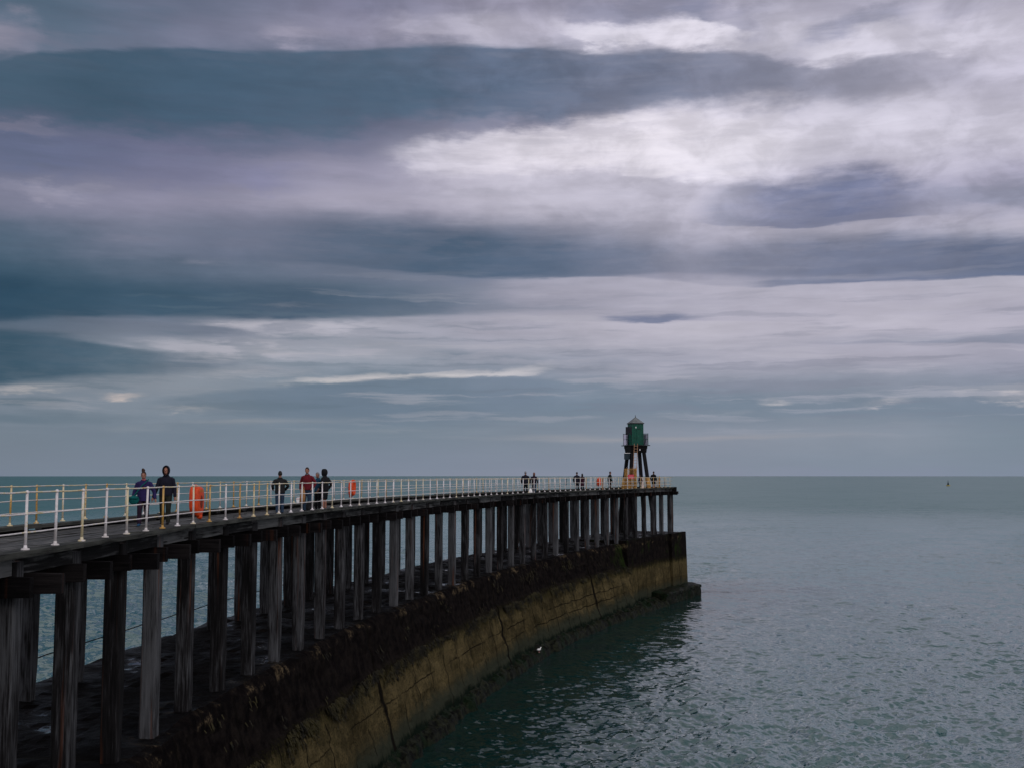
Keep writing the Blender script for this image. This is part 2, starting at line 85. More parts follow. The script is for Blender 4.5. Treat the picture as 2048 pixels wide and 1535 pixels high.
  {'top': [(-24.99, 2.95), (-22.81, 3.0), (-18.7, 2.99), (-15.85, 2.98)], 'bot': [(-24.97, 2.48), (-22.79, 2.52), (-18.7, 2.69), (-15.85, 2.78)], 'st': 0.205, 'sb': 0.205, 'w': 1, 'wb': 1, 'mod': 0.15, 'cols': [(-24.98, (0.1119, 0.162, 0.2159), 0.8), (-20.55, (0.1329, 0.1812, 0.2346), 0.6), (-15.37, (0.1714, 0.2122, 0.2705), 0)]},
  {'top': [(-14.63, 2.75), (-10.92, 2.84), (-6.85, 2.72)], 'bot': [(-14.63, 2.55), (-10.91, 2.59), (-6.84, 2.51)], 'st': 0.128, 'sb': 0.128, 'w': 1, 'wb': 1, 'mod': 0.15, 'cols': [(-18.23, (0.2623, 0.2831, 0.314), 0), (-13.9, (0.2831, 0.2961, 0.3278), 0.6), (-10.41, (0.2705, 0.2918, 0.3325), 0.6), (-5.82, (0.2232, 0.2542, 0.305), 0)]},
  {'top': [(-18.72, 3.55), (-15.87, 3.99), (-12.19, 4.38), (-9.68, 4.6), (-7.12, 4.84), (-3.24, 4.94), (0.0, 5.08), (4.59, 4.73), (9.73, 4.42)], 'bot': [(-18.71, 3.33), (-15.85, 3.13), (-12.17, 2.93), (-9.65, 2.8), (-7.1, 2.72), (-3.23, 2.84), (0.0, 3.15), (4.58, 3.51), (9.72, 3.65)], 'st': 0.128, 'sb': 0.667, 'w': 1, 'wb': 1, 'mod': 0.15, 'cols': [(-19.18, (0.15, 0.1946, 0.2542), 0), (-17.06, (0.1441, 0.1912, 0.2502), 0.8), (-10.93, (0.1329, 0.1845, 0.2542), 0.9), (-4.53, (0.1356, 0.1878, 0.2582), 0.9), (0.0, (0.162, 0.2122, 0.2918), 0.85), (4.58, (0.1683, 0.2232, 0.3005), 0.6), (10.98, (0.1946, 0.2462, 0.3231), 0)]},
  {'top': [(12.48, 3.74), (13.72, 3.82), (14.7, 3.71)], 'bot': [(12.48, 3.46), (13.71, 3.42), (14.7, 3.55)], 'st': 0.103, 'sb': 0.103, 'w': 3, 'wb': 3, 'mod': 0.75, 'cols': [(12.23, (0.4564, 0.4452, 0.491), 0), (13.35, (0.491, 0.4735, 0.5089), 0.8), (14.94, (0.402, 0.402, 0.4564), 0)]},
  {'top': [(17.59, 3.45), (19.01, 3.75), (20.4, 3.93)], 'bot': [(17.58, 3.26), (18.99, 3.33), (20.39, 3.59)], 'st': 0.103, 'sb': 0.103, 'w': 3, 'wb': 3, 'mod': 0.75, 'cols': [(17.35, (0.4287, 0.4179, 0.4678), 0), (18.76, (0.4793, 0.4564, 0.4969), 0.8), (20.61, (0.4287, 0.4179, 0.4678), 0)]},
  {'top': [(21.32, 4.15), (22.89, 4.15), (25.29, 4.12)], 'bot': [(21.31, 4.01), (22.87, 3.53), (25.26, 3.42)], 'st': 0.128, 'sb': 0.128, 'w': 3, 'wb': 3, 'mod': 0.75, 'cols': [(21.09, (0.4287, 0.4179, 0.4678), 0), (22.89, (0.4564, 0.4397, 0.4793), 0.7), (25.28, (0.5149, 0.4851, 0.5089), 0.9)]},
  {'top': [(22.21, 3.89), (23.11, 3.96), (23.98, 3.88)], 'bot': [(22.21, 3.64), (23.09, 3.6), (23.98, 3.69)], 'st': 0.077, 'sb': 0.103, 'w': 3, 'wb': 3, 'mod': 0.75, 'cols': [(21.98, (0.2232, 0.2542, 0.3231), 0), (22.99, (0.1812, 0.2232, 0.2961), 0.9), (24.19, (0.2232, 0.2542, 0.3231), 0)]},
  {'top': [(-3.22, 1.95), (4.57, 1.95), (12.2, 2.07), (19.43, 2.14)], 'bot': [(-3.22, 1.75), (4.57, 1.69), (12.2, 1.81), (19.42, 1.85)], 'st': 0.128, 'sb': 0.128, 'w': 1, 'wb': 1, 'mod': 0.15, 'cols': [(-3.74, (0.2831, 0.2961, 0.3419), 0), (4.57, (0.314, 0.314, 0.3515), 0.6), (10.95, (0.314, 0.314, 0.3564), 0.7), (20.57, (0.2542, 0.2831, 0.3419), 0)]},
  {'top': [(-15.46, 7.23), (-12.0, 7.4), (-8.44, 7.42)], 'bot': [(-15.45, 6.98), (-11.99, 7.05), (-8.44, 7.16)], 'st': 0.154, 'sb': 0.154, 'w': 1, 'wb': 1, 'mod': 0.8, 'cols': [(-15.94, (0.305, 0.314, 0.3813), 0), (-11.99, (0.305, 0.314, 0.3813), 0.6), (-7.92, (0.305, 0.314, 0.3813), 0)]},
  {'top': [(-12.99, 6.83), (-8.18, 7.01), (-3.25, 7.0)], 'bot': [(-12.98, 6.53), (-8.17, 6.58), (-3.25, 6.68)], 'st': 0.154, 'sb': 0.154, 'w': 1, 'wb': 1, 'mod': 0.8, 'cols': [(-13.48, (0.2623, 0.2874, 0.3515), 0), (-8.17, (0.2623, 0.2874, 0.3515), 0.5), (-2.72, (0.2623, 0.2874, 0.3515), 0)]},
  {'top': [(-18.31, 5.81), (-15.68, 5.95), (-12.97, 5.97)], 'bot': [(-18.3, 5.62), (-15.67, 5.67), (-12.97, 5.76)], 'st': 0.154, 'sb': 0.154, 'w': 1, 'wb': 1, 'mod': 0.8, 'cols': [(-18.78, (0.3916, 0.3916, 0.4452), 0), (-15.67, (0.3916, 0.3916, 0.4452), 0.6), (-12.47, (0.3916, 0.3916, 0.4452), 0)]},
  {'top': [(-10.97, 6.34), (-7.66, 6.47), (-4.29, 6.44)], 'bot': [(-10.97, 6.09), (-7.65, 6.11), (-4.29, 6.18)], 'st': 0.154, 'sb': 0.154, 'w': 1, 'wb': 1, 'mod': 0.8, 'cols': [(-11.47, (0.402, 0.3916, 0.4564), 0), (-7.65, (0.402, 0.3916, 0.4564), 0.6), (-3.77, (0.402, 0.3916, 0.4564), 0)]},
  {'top': [(-11.97, 5.68), (-10.2, 5.77), (-8.42, 5.75)], 'bot': [(-11.96, 5.48), (-10.2, 5.48), (-8.42, 5.54)], 'st': 0.154, 'sb': 0.154, 'w': 1, 'wb': 1, 'mod': 0.8, 'cols': [(-12.47, (0.2623, 0.2961, 0.3613), 0), (-10.2, (0.2623, 0.2961, 0.3613), 0.5), (-7.9, (0.2623, 0.2961, 0.3613), 0)]},
  {'top': [(-15.42, 5.38), (-12.71, 5.5), (-9.95, 5.49)], 'bot': [(-15.41, 5.13), (-12.71, 5.15), (-9.94, 5.24)], 'st': 0.154, 'sb': 0.154, 'w': 1, 'wb': 1, 'mod': 0.8, 'cols': [(-15.9, (0.305, 0.314, 0.3712), 0), (-12.71, (0.305, 0.314, 0.3712), 0.6), (-9.44, (0.305, 0.314, 0.3712), 0)]},
  {'top': [(0.94, 5.47), (5.37, 5.51), (9.74, 5.39)], 'bot': [(0.94, 5.21), (5.37, 5.15), (9.74, 5.14)], 'st': 0.154, 'sb': 0.154, 'w': 1, 'wb': 1, 'mod': 0.8, 'cols': [(0.42, (0.3515, 0.3515, 0.4233), 0), (5.37, (0.3515, 0.3515, 0.4233), 0.5), (10.25, (0.3515, 0.3515, 0.4233), 0)]},
  {'top': [(7.71, 6.35), (12.53, 6.32), (17.17, 6.13)], 'bot': [(7.7, 6.09), (12.52, 5.97), (17.17, 5.88)], 'st': 0.154, 'sb': 0.154, 'w': 1, 'wb': 1, 'mod': 0.8, 'cols': [(7.19, (0.4342, 0.4179, 0.5029), 0), (12.53, (0.4342, 0.4179, 0.5029), 0.5), (17.65, (0.4342, 0.4179, 0.5029), 0)]},
  {'top': [(-8.4, 3.92), (-4.53, 4.01), (-0.63, 3.96)], 'bot': [(-8.39, 3.66), (-4.53, 3.65), (-0.63, 3.7)], 'st': 0.154, 'sb': 0.154, 'w': 1, 'wb': 1, 'mod': 0.8, 'cols': [(-8.91, (0.1746, 0.2232, 0.2874), 0), (-4.53, (0.1746, 0.2232, 0.2874), 0.5), (-0.1, (0.1746, 0.2232, 0.2874), 0)]},
  {'top': [(1.46, 4.22), (5.88, 4.26), (10.23, 4.15)], 'bot': [(1.46, 3.96), (5.88, 3.9), (10.23, 3.9)], 'st': 0.154, 'sb': 0.154, 'w': 1, 'wb': 1, 'mod': 0.8, 'cols': [(0.94, (0.2159, 0.2623, 0.3325), 0), (5.88, (0.2159, 0.2623, 0.3325), 0.5), (10.73, (0.2159, 0.2623, 0.3325), 0)]},
  {'top': [(5.87, 3.24), (10.34, 3.26), (14.69, 3.15)], 'bot': [(5.87, 3.03), (10.34, 2.97), (14.69, 2.95)], 'st': 0.154, 'sb': 0.154, 'w': 1, 'wb': 1, 'mod': 0.8, 'cols': [(5.36, (0.2623, 0.2961, 0.3613), 0), (10.34, (0.2623, 0.2961, 0.3613), 0.5), (15.17, (0.2623, 0.2961, 0.3613), 0)]},
  {'top': [(-22.34, 2.27), (-18.92, 2.38), (-15.35, 2.36)], 'bot': [(-22.33, 2.03), (-18.91, 2.04), (-15.35, 2.11)], 'st': 0.154, 'sb': 0.154, 'w': 1, 'wb': 1, 'mod': 0.8, 'cols': [(-22.78, (0.2016, 0.2384, 0.2874), 0), (-18.92, (0.2016, 0.2384, 0.2874), 0.5), (-14.87, (0.2016, 0.2384, 0.2874), 0)]},
  {'top': [(-10.91, 2.31), (-5.81, 2.4), (-0.63, 2.35)], 'bot': [(-10.9, 2.05), (-5.81, 2.04), (-0.62, 2.09)], 'st': 0.154, 'sb': 0.154, 'w': 1, 'wb': 1, 'mod': 0.8, 'cols': [(-11.41, (0.2232, 0.2623, 0.314), 0), (-5.81, (0.2232, 0.2623, 0.314), 0.4), (-0.1, (0.2232, 0.2623, 0.314), 0)]},
  {'top': [(12.22, 2.85), (17.1, 2.85), (21.73, 2.71)], 'bot': [(12.21, 2.6), (17.09, 2.51), (21.72, 2.47)], 'st': 0.154, 'sb': 0.154, 'w': 1, 'wb': 1, 'mod': 0.8, 'cols': [(11.72, (0.2384, 0.2789, 0.3419), 0), (17.09, (0.2384, 0.2789, 0.3419), 0.4), (22.17, (0.2384, 0.2789, 0.3419), 0)]},
  {'top': [(-0.63, 6.8), (3.3, 6.84), (7.2, 6.75)], 'bot': [(-0.63, 6.59), (3.3, 6.55), (7.19, 6.54)], 'st': 0.154, 'sb': 0.154, 'w': 1, 'wb': 1, 'mod': 0.8, 'cols': [(-1.15, (0.4452, 0.4233, 0.5029), 0), (3.3, (0.4452, 0.4233, 0.5029), 0.5), (7.71, (0.4452, 0.4233, 0.5029), 0)]},
  {'top': [(4.61, 7.58), (9.26, 7.57), (13.79, 7.39)], 'bot': [(4.61, 7.32), (9.26, 7.21), (13.79, 7.14)], 'st': 0.154, 'sb': 0.154, 'w': 1, 'wb': 1, 'mod': 0.8, 'cols': [(4.09, (0.4678, 0.4452, 0.5271), 0), (9.26, (0.4678, 0.4452, 0.5271), 0.4), (14.28, (0.4678, 0.4452, 0.5271), 0)]},
  {'top': [(13.8, 7.92), (19.58, 7.76), (24.97, 7.4)], 'bot': [(13.8, 7.62), (19.57, 7.35), (24.96, 7.11)], 'st': 0.154, 'sb': 0.154, 'w': 1, 'wb': 1, 'mod': 0.8, 'cols': [(13.3, (0.5149, 0.491, 0.5776), 0), (19.57, (0.5149, 0.491, 0.5776), 0.4), (25.4, (0.5149, 0.491, 0.5776), 0)]},
  {'top': [(-23.06, 10.7), (-19.39, 11.04), (-15.55, 11.2)], 'bot': [(-23.05, 10.42), (-19.38, 10.63), (-15.54, 10.9)], 'st': 0.154, 'sb': 0.154, 'w': 1, 'wb': 1, 'mod': 0.8, 'cols': [(-23.5, (0.1413, 0.1683, 0.2384), 0), (-19.38, (0.1413, 0.1683, 0.2384), 0.5), (-15.05, (0.1413, 0.1683, 0.2384), 0)]},
  {'top': [(-21.95, 11.46), (-19.29, 11.73), (-16.54, 11.83)], 'bot': [(-21.94, 11.17), (-19.28, 11.32), (-16.53, 11.54)], 'st': 0.154, 'sb': 0.154, 'w': 1, 'wb': 1, 'mod': 0.8, 'cols': [(-22.4, (0.1878, 0.1946, 0.2705), 0), (-19.29, (0.1878, 0.1946, 0.2705), 0.5), (-16.05, (0.1878, 0.1946, 0.2705), 0)]},
  {'top': [(-17.72, 10.56), (-15.9, 10.69), (-14.06, 10.75)], 'bot': [(-17.71, 10.41), (-15.9, 10.49), (-14.05, 10.6)], 'st': 0.154, 'sb': 0.154, 'w': 1, 'wb': 1, 'mod': 0.8, 'cols': [(-18.19, (0.2159, 0.2232, 0.2961), 0), (-15.9, (0.2159, 0.2232, 0.2961), 0.6), (-13.56, (0.2159, 0.2232, 0.2961), 0)]},
  {'top': [(2.0, 9.44), (7.22, 9.45), (12.33, 9.23)], 'bot': [(2.0, 9.13), (7.22, 9.02), (12.32, 8.93)], 'st': 0.154, 'sb': 0.154, 'w': 1, 'wb': 1, 'mod': 0.8, 'cols': [(1.47, (0.4125, 0.3968, 0.4793), 0), (7.22, (0.4125, 0.3968, 0.4793), 0.5), (12.83, (0.4125, 0.3968, 0.4793), 0)]},
  {'top': [(-8.45, 8.04), (-4.82, 8.16), (-1.16, 8.12)], 'bot': [(-8.44, 7.78), (-4.82, 7.8), (-1.15, 7.86)], 'st': 0.154, 'sb': 0.154, 'w': 1, 'wb': 1, 'mod': 0.8, 'cols': [(-8.96, (0.3515, 0.3515, 0.4287), 0), (-4.82, (0.3515, 0.3515, 0.4287), 0.5), (-0.63, (0.3515, 0.3515, 0.4287), 0)]},
  {'top': [(-0.63, 10.14), (7.23, 10.06), (11.07, 9.58), (13.83, 9.48), (16.05, 9.56), (20.79, 9.45), (25.47, 9.32)], 'bot': [(-0.63, 9.03), (7.22, 8.91), (12.32, 8.52), (17.23, 8.48), (20.76, 8.45), (25.43, 8.26)], 'st': 0.077, 'sb': 0.872, 'w': 1, 'wb': 1, 'mod': 0, 'cols': [(-2.47, (0.4125, 0.3968, 0.4851), 0), (3.31, (0.4125, 0.3968, 0.4851), 0.65), (12.33, (0.4621, 0.4397, 0.5271), 0.7), (19.62, (0.4793, 0.4564, 0.5457), 0.75), (25.45, (0.491, 0.4678, 0.552), 0.8)]},
  {'top': [(0.95, 7.97), (5.91, 7.8), (9.26, 7.87), (11.3, 7.82), (17.21, 7.39)], 'bot': [(0.94, 7.06), (5.9, 6.82), (9.76, 6.7), (17.18, 6.4)], 'st': 0.064, 'sb': 0.872, 'w': 1, 'wb': 1, 'mod': 0, 'cols': [(0.42, (0.4678, 0.4508, 0.5333), 0), (4.61, (0.491, 0.4678, 0.552), 0.8), (9.77, (0.5029, 0.4793, 0.5583), 0.85), (13.79, (0.491, 0.4678, 0.552), 0.5), (18.39, (0.4678, 0.4452, 0.5271), 0)]},
  {'top': [(4.08, 6.0), (7.7, 5.81), (10.26, 5.92), (12.28, 6.24), (15.25, 6.46), (18.37, 6.46), (21.84, 6.27), (25.35, 6.06)], 'bot': [(4.07, 5.38), (7.69, 5.04), (12.26, 5.14), (17.15, 5.28), (21.81, 5.3), (25.32, 5.21)], 'st': 0.077, 'sb': 0.769, 'w': 1, 'wb': 1, 'mod': 0, 'cols': [(3.29, (0.3813, 0.3763, 0.4564), 0), (8.47, (0.3916, 0.3864, 0.4678), 0.6), (13.51, (0.4233, 0.4125, 0.5029), 0.8), (19.52, (0.4233, 0.4072, 0.4969), 0.7), (25.32, (0.3916, 0.3813, 0.4735), 0.7)]},
  {'top': [(-3.82, 15.34), (0.69, 15.4), (4.66, 15.3), (8.07, 15.08), (9.87, 14.66)], 'bot': [(-3.81, 13.88), (0.69, 13.65), (4.65, 13.46), (9.85, 13.21)], 'st': 0.103, 'sb': 1.128, 'w': 1, 'wb': 1, 'mod': 0, 'cols': [(-4.6, (0.552, 0.521, 0.624), 0), (-0.64, (0.5395, 0.5149, 0.6172), 0.6), (4.66, (0.5271, 0.5029, 0.6038), 0.75), (9.35, (0.5149, 0.491, 0.5906), 0.5), (10.9, (0.5149, 0.491, 0.5906), 0)]},
  {'top': [(9.86, 14.08), (12.43, 14.58), (16.17, 14.72), (19.77, 14.55), (21.61, 13.68)], 'bot': [(9.85, 12.76), (11.88, 12.5), (13.64, 12.34), (16.11, 12.25), (17.33, 12.4), (18.77, 12.42), (21.57, 12.4)], 'st': 0.667, 'sb': 0.051, 'w': 2, 'wb': 1, 'mod': 0.2, 'cols': [(9.34, (0.3515, 0.3419, 0.4564), 0), (11.13, (0.2705, 0.2831, 0.3968), 0.7), (13.66, (0.1746, 0.1946, 0.314), 0.9), (16.86, (0.1559, 0.1779, 0.2961), 0.95), (19.25, (0.1812, 0.1981, 0.3185), 0.9), (21.58, (0.2623, 0.2705, 0.3813), 0.3), (22.49, (0.305, 0.305, 0.4125), 0)]},
  {'top': [(20.68, 13.64), (22.07, 13.87), (23.88, 13.81), (25.63, 13.74)], 'bot': [(20.68, 13.4), (22.04, 12.74), (23.83, 12.41), (25.58, 12.4)], 'st': 0.41, 'sb': 0.205, 'w': 2, 'wb': 2, 'mod': 0.3, 'cols': [(20.21, (0.305, 0.305, 0.4125), 0), (22.51, (0.2705, 0.2789, 0.3813), 0.7), (25.6, (0.2542, 0.2664, 0.3613), 0.8)]},
  {'top': [(10.89, 14.04), (12.92, 14.11), (14.92, 13.82)], 'bot': [(10.88, 13.29), (12.9, 12.95), (14.9, 13.21)], 'st': 0.256, 'sb': 0.256, 'w': 2, 'wb': 2, 'mod': 0.3, 'cols': [(10.63, (0.3763, 0.3663, 0.4793), 0), (12.66, (0.3515, 0.3467, 0.4678), 0.6), (15.16, (0.2623, 0.2705, 0.3916), 0)]},
]

class NT:
    """small helper to wire shader nodes"""
    def __init__(self, tree):
        self.t = tree
        self.n = tree.nodes
        self.l = tree.links
    def node(self, kind, **kw):
        o = self.n.new(kind)
        for k, v in kw.items():
            setattr(o, k, v)
        return o
    def put(self, sock, v):
        if isinstance(v, bpy.types.NodeSocket):
            self.l.new(v, sock)
        elif v is not None:
            if hasattr(sock.default_value, '__len__') and not hasattr(v, '__len__'):
                v = (v, v, v)
            if hasattr(sock.default_value, '__len__') and len(sock.default_value) == 4 and len(v) == 3:
                v = tuple(v) + (1,)
            sock.default_value = v
    def math(self, op, a, b=None, c=None, clamp=False):
        o = self.node('ShaderNodeMath', operation=op, use_clamp=clamp)
        for i, v in enumerate((a, b, c)):
            if v is not None:
                self.put(o.inputs[i], v)
        return o.outputs[0]
    def vmath(self, op, a, b=None):
        o = self.node('ShaderNodeVectorMath', operation=op)
        self.put(o.inputs[0], a)
        if b is not None:
            self.put(o.inputs[1], b)
        return o.outputs[0]
    def xyz(self, v):
        o = self.node('ShaderNodeSeparateXYZ')
        self.put(o.inputs[0], v)
        return o.outputs
    def comb(self, x, y, z):
        o = self.node('ShaderNodeCombineXYZ')
        for i, v in enumerate((x, y, z)):
            self.put(o.inputs[i], v)
        return o.outputs[0]
    def step(self, v, a, b, lo=0.0, hi=1.0):
        o = self.node('ShaderNodeMapRange', interpolation_type='SMOOTHSTEP', clamp=False)
        self.put(o.inputs[0], v)
        self.put(o.inputs[1], a)
        self.put(o.inputs[2], b)
        self.put(o.inputs[3], lo)
        self.put(o.inputs[4], hi)
        return o.outputs[0]
    def mix(self, f, a, b, mode='MIX'):
        o = self.node('ShaderNodeMix', data_type='RGBA', blend_type=mode)
        self.put(o.inputs[0], f)
        self.put(o.inputs[6], a)
        self.put(o.inputs[7], b)
        return o.outputs[2]
    def fmix(self, f, a, b):
        o = self.node('ShaderNodeMix', data_type='FLOAT')
        self.put(o.inputs[0], f)
        self.put(o.inputs[2], a)
        self.put(o.inputs[3], b)
        return o.outputs[0]
    def noise(self, vec, scale=1.0, detail=4, rough=0.5, out=0, dist=0.0):
        o = self.node('ShaderNodeTexNoise')
        self.put(o.inputs['Vector'], vec)
        self.put(o.inputs['Scale'], scale)
        self.put(o.inputs['Detail'], detail)
        self.put(o.inputs['Roughness'], rough)
        self.put(o.inputs['Distortion'], dist)
        return o.outputs[out]
    def ramp(self, v, stops, interp='LINEAR'):
        o = self.node('ShaderNodeValToRGB')
        self.put(o.inputs[0], v)
        e = o.color_ramp.elements
        o.color_ramp.interpolation = interp
        while len(e) < len(stops):
            e.new(0.5)
        for el, (p, c) in zip(e, sorted(stops, key=lambda q: q[0])):
            el.position = p
        for el, (p, c) in zip(e, sorted(stops, key=lambda q: q[0])):
            el.color = tuple(c) + (1,) if len(c) == 3 else tuple(c)
        return o
    def curve(self, v, pts):
        o = self.node('ShaderNodeFloatCurve')
        self.put(o.inputs[1], v)
        c = o.mapping.curves[0]
        pts = sorted(pts)
        c.points[0].location = pts[0]
        c.points[1].location = pts[-1]
        for p in pts[1:-1]:
            c.points.new(*p)
        o.mapping.use_clip = False
        o.mapping.update()
        return o.outputs[0]


def build_world():
    w = bpy.data.worlds.new("World")
    S.world = w
    w.use_nodes = True
    T = NT(w.node_tree)
    T.n.clear()
    g = T.node('ShaderNodeTexCoord').outputs['Generated']
    g = T.vmath('NORMALIZE', g)
    x, y, z = T.xyz(g)
    az = T.math('MULTIPLY', T.math('ARCTAN2', x, y), 180 / math.pi)
    el = T.math('MULTIPLY', T.math('ARCSINE', z), 180 / math.pi)
    # two domain warps: long flat wisps, and rounder billows
    wis = T.noise(T.comb(T.math('MULTIPLY', az, 0.16), T.math('MULTIPLY', el, 1.3), 3.1), 1.0, 7, 0.58)
    wis = T.math('SUBTRACT', wis, 0.5)
    bil = T.noise(T.comb(T.math('MULTIPLY', az, 0.30), T.math('MULTIPLY', el, 0.75), 7.7), 1.0, 7, 0.58)
    bil = T.math('SUBTRACT', bil, 0.5)
    el1 = T.math('ADD', el, T.math('MULTIPLY', wis, 0.75))
    el2 = T.math('ADD', el, T.math('ADD', T.math('MULTIPLY', wis, 1.1), T.math('MULTIPLY', bil, 2.6)))
    fin = T.math('SUBTRACT', T.noise(T.comb(T.math('MULTIPLY', az, 0.42), T.math('MULTIPLY', el, 2.6), 12.3), 1.0, 6, 0.58), 0.5)
    puf = T.math('SUBTRACT', T.noise(T.comb(T.math('MULTIPLY', az, 0.34), T.math('MULTIPLY', el, 0.60), 21.0), 1.0, 7, 0.56, dist=0.35), 0.5)
    el3 = T.math('ADD', el, T.math('ADD', T.math('MULTIPLY', fin, 0.8), T.math('MULTIPLY', puf, 0.7)))
    brk = T.step(T.math('ADD', fin, T.math('MULTIPLY', puf, 0.5)), -0.10, 0.12)
    elw = {1: el1, 2: el2, 3: el3}
    def azn(a):
        return min(1, max(0, (a + 32) / 64))
    def eln(e):
        return (e + 4) / 40
    an = T.math('DIVIDE', T.math('ADD', T.math('ADD', az, T.math('MULTIPLY', bil, 3.0)), 32), 64, clamp=True)
    # base: columns of cloud brightness, blended across
    eb = T.math('DIVIDE', T.math('ADD', T.math('ADD', el, T.math('MULTIPLY', bil, 1.5)), 4), 40, clamp=True)
    c = None
    prev = None
    for a, rows in SKY_COLUMNS:
        rr = T.ramp(eb, [(eln(e), col) for e, col in rows], 'EASE').outputs[0]
        c = rr if c is None else T.mix(T.step(an, azn(prev), azn(a)), c, rr)
        prev = a
    for b in SKY_BANDS:
        t = T.curve(an, [(azn(a), eln(e)) for a, e in b['top']])
        o = T.curve(an, [(azn(a), eln(e)) for a, e in b['bot']])
        t = T.math('SUBTRACT', T.math('MULTIPLY', t, 40), 4)
        o = T.math('SUBTRACT', T.math('MULTIPLY', o, 40), 4)
        m1 = T.step(T.math('SUBTRACT', t, elw[b['w']]), -b['st'], b['st'])
        m2 = T.step(T.math('SUBTRACT', elw[b['wb']], o), -b['sb'], b['sb'])
        r = T.ramp(an, [(azn(a), col + (al,)) for a, col, al in b['cols']], 'EASE')
        m = T.math('MULTIPLY', T.math('MULTIPLY', m1, m2), r.outputs[1])
        m = T.math('MULTIPLY', m, T.math('MULTIPLY_ADD', brk, b['mod'], 1 - b['mod']))
        c = T.mix(m, c, r.outputs[0])
    # thin streaks of broken cloud, strongest low over the sea
    strk = T.noise(T.comb(T.math('MULTIPLY', az, 0.11), T.math('MULTIPLY', T.math('ADD', el, T.math('MULTIPLY', bil, 0.6)), 1.9), 31.0), 1.0, 6, 0.58)
    sm = T.math('MULTIPLY', T.step(el, 1.2, 4.0), T.step(el, 7.0, 11.0, 1.0, 0.16))
    c = T.mix(T.math('MULTIPLY', T.math('MULTIPLY', T.step(strk, 0.53, 0.66), T.math('MULTIPLY', sm, T.math('MAXIMUM', T.step(T.math('ADD', az, T.math('MULTIPLY', el, -1.0)), -25, -18), T.step(el, 4.2, 3.4)))), 0.30), c, T.mix(T.step(az, -12, 12), (0.46, 0.44, 0.48), (0.52, 0.50, 0.58)))
    c = T.mix(T.math('MULTIPLY', T.math('MULTIPLY', T.step(strk, 0.47, 0.35), sm), 0.36), c, T.mix(T.step(az, -12, 12), (0.10, 0.15, 0.20), (0.20, 0.215, 0.29)))
    # fine cloud texture
    lump = T.math('ADD', T.math('MULTIPLY', T.math('SUBTRACT', T.step(puf, -0.10, 0.10), 0.5), 0.12), T.math('MULTIPLY', puf, 0.45))
    lump = T.math('MULTIPLY', lump, T.math('MULTIPLY', T.step(T.math('ADD', az, T.math('MULTIPLY', el, 1.2)), 6, 28), T.step(el, 7, 13)))
    tex = T.math('ADD', T.math('ADD', T.math('MULTIPLY', wis, 0.30), T.math('MULTIPLY', bil, 0.20)), T.math('ADD', T.math('MULTIPLY', fin, 0.16), lump))
    tex = T.math('MULTIPLY', tex, T.step(el, 0.0, 7.0, 0.25, 1.0))
    c = T.mix(1.0, c, T.comb(*[T.math('ADD', tex, 1.0)] * 3), 'MULTIPLY')
    hs = T.node('ShaderNodeHueSaturation')
    hs.inputs['Saturation'].default_value = 0.96
    T.put(hs.inputs['Color'], c)
    c = hs.outputs[0]
    # the rest of the sky dome: the same broken overcast, brighter behind and to the right
    big = T.noise(T.vmath('MULTIPLY', g, (2.2, 2.2, 4.5)), 1.0, 6, 0.55)
    oc = T.mix(T.step(big, 0.36, 0.62), (0.38, 0.38, 0.43), (0.86, 0.84, 0.90))
    lobe = T.math('MAXIMUM', T.math('ADD', T.math('MULTIPLY', x, _d.x), T.math('ADD', T.math('MULTIPLY', y, _d.y), T.math('MULTIPLY', z, _d.z))), 0)
    oc = T.mix(1.0, oc, T.comb(*[T.math('ADD', T.math('MULTIPLY', T.math('POWER', lobe, 2.0), 0.6), 0.75)] * 3), 'MULTIPLY')
    _e = Vector((math.sin(R(28)) * math.cos(R(48)), math.cos(R(28)) * math.cos(R(48)), math.sin(R(48))))
    lobe2 = T.math('MAXIMUM', T.math('ADD', T.math('MULTIPLY', x, _e.x), T.math('ADD', T.math('MULTIPLY', y, _e.y), T.math('MULTIPLY', z, _e.z))), 0)
    oc = T.mix(1.0, oc, T.comb(*[T.math('ADD', T.math('MULTIPLY', T.math('POWER', lobe2, 2.0), -0.45), 1.05)] * 3), 'MULTIPLY')
    aa = T.math('ABSOLUTE', az)
    f = T.math('MAXIMUM', T.step(aa, 30, 55), T.step(el, 25, 32))
    c = T.mix(f, c, oc)
    # below the horizon: the dark of the sea
    c = T.mix(T.step(el, -0.6, -0.2, 1, 0), c, (0.045, 0.075, 0.085))
    b1 = T.node('ShaderNodeBackground')
    T.put(b1.inputs[0], c)
    b1.inputs[1].default_value = 1.0
    sk = T.node('ShaderNodeTexSky', sky_type='NISHITA', sun_disc=False)
    sk.sun_elevation = R(SUN_EL)
    sk.sun_rotation = R(SUN_AZ)
    b2 = T.node('ShaderNodeBackground')
    T.put(b2.inputs[0], sk.outputs[0])
    b2.inputs[1].default_value = 0.08
    ms = T.node('ShaderNodeMixShader')
    ms.inputs[0].default_value = 0.03
    T.l.new(b1.outputs[0], ms.inputs[1])
    T.l.new(b2.outputs[0], ms.inputs[2])
    out = T.node('ShaderNodeOutputWorld')
    T.l.new(ms.outputs[0], out.inputs[0])
    w.cycles.sampling_method = 'MANUAL'
    w.cycles.sample_map_resolution = 1024

build_world()

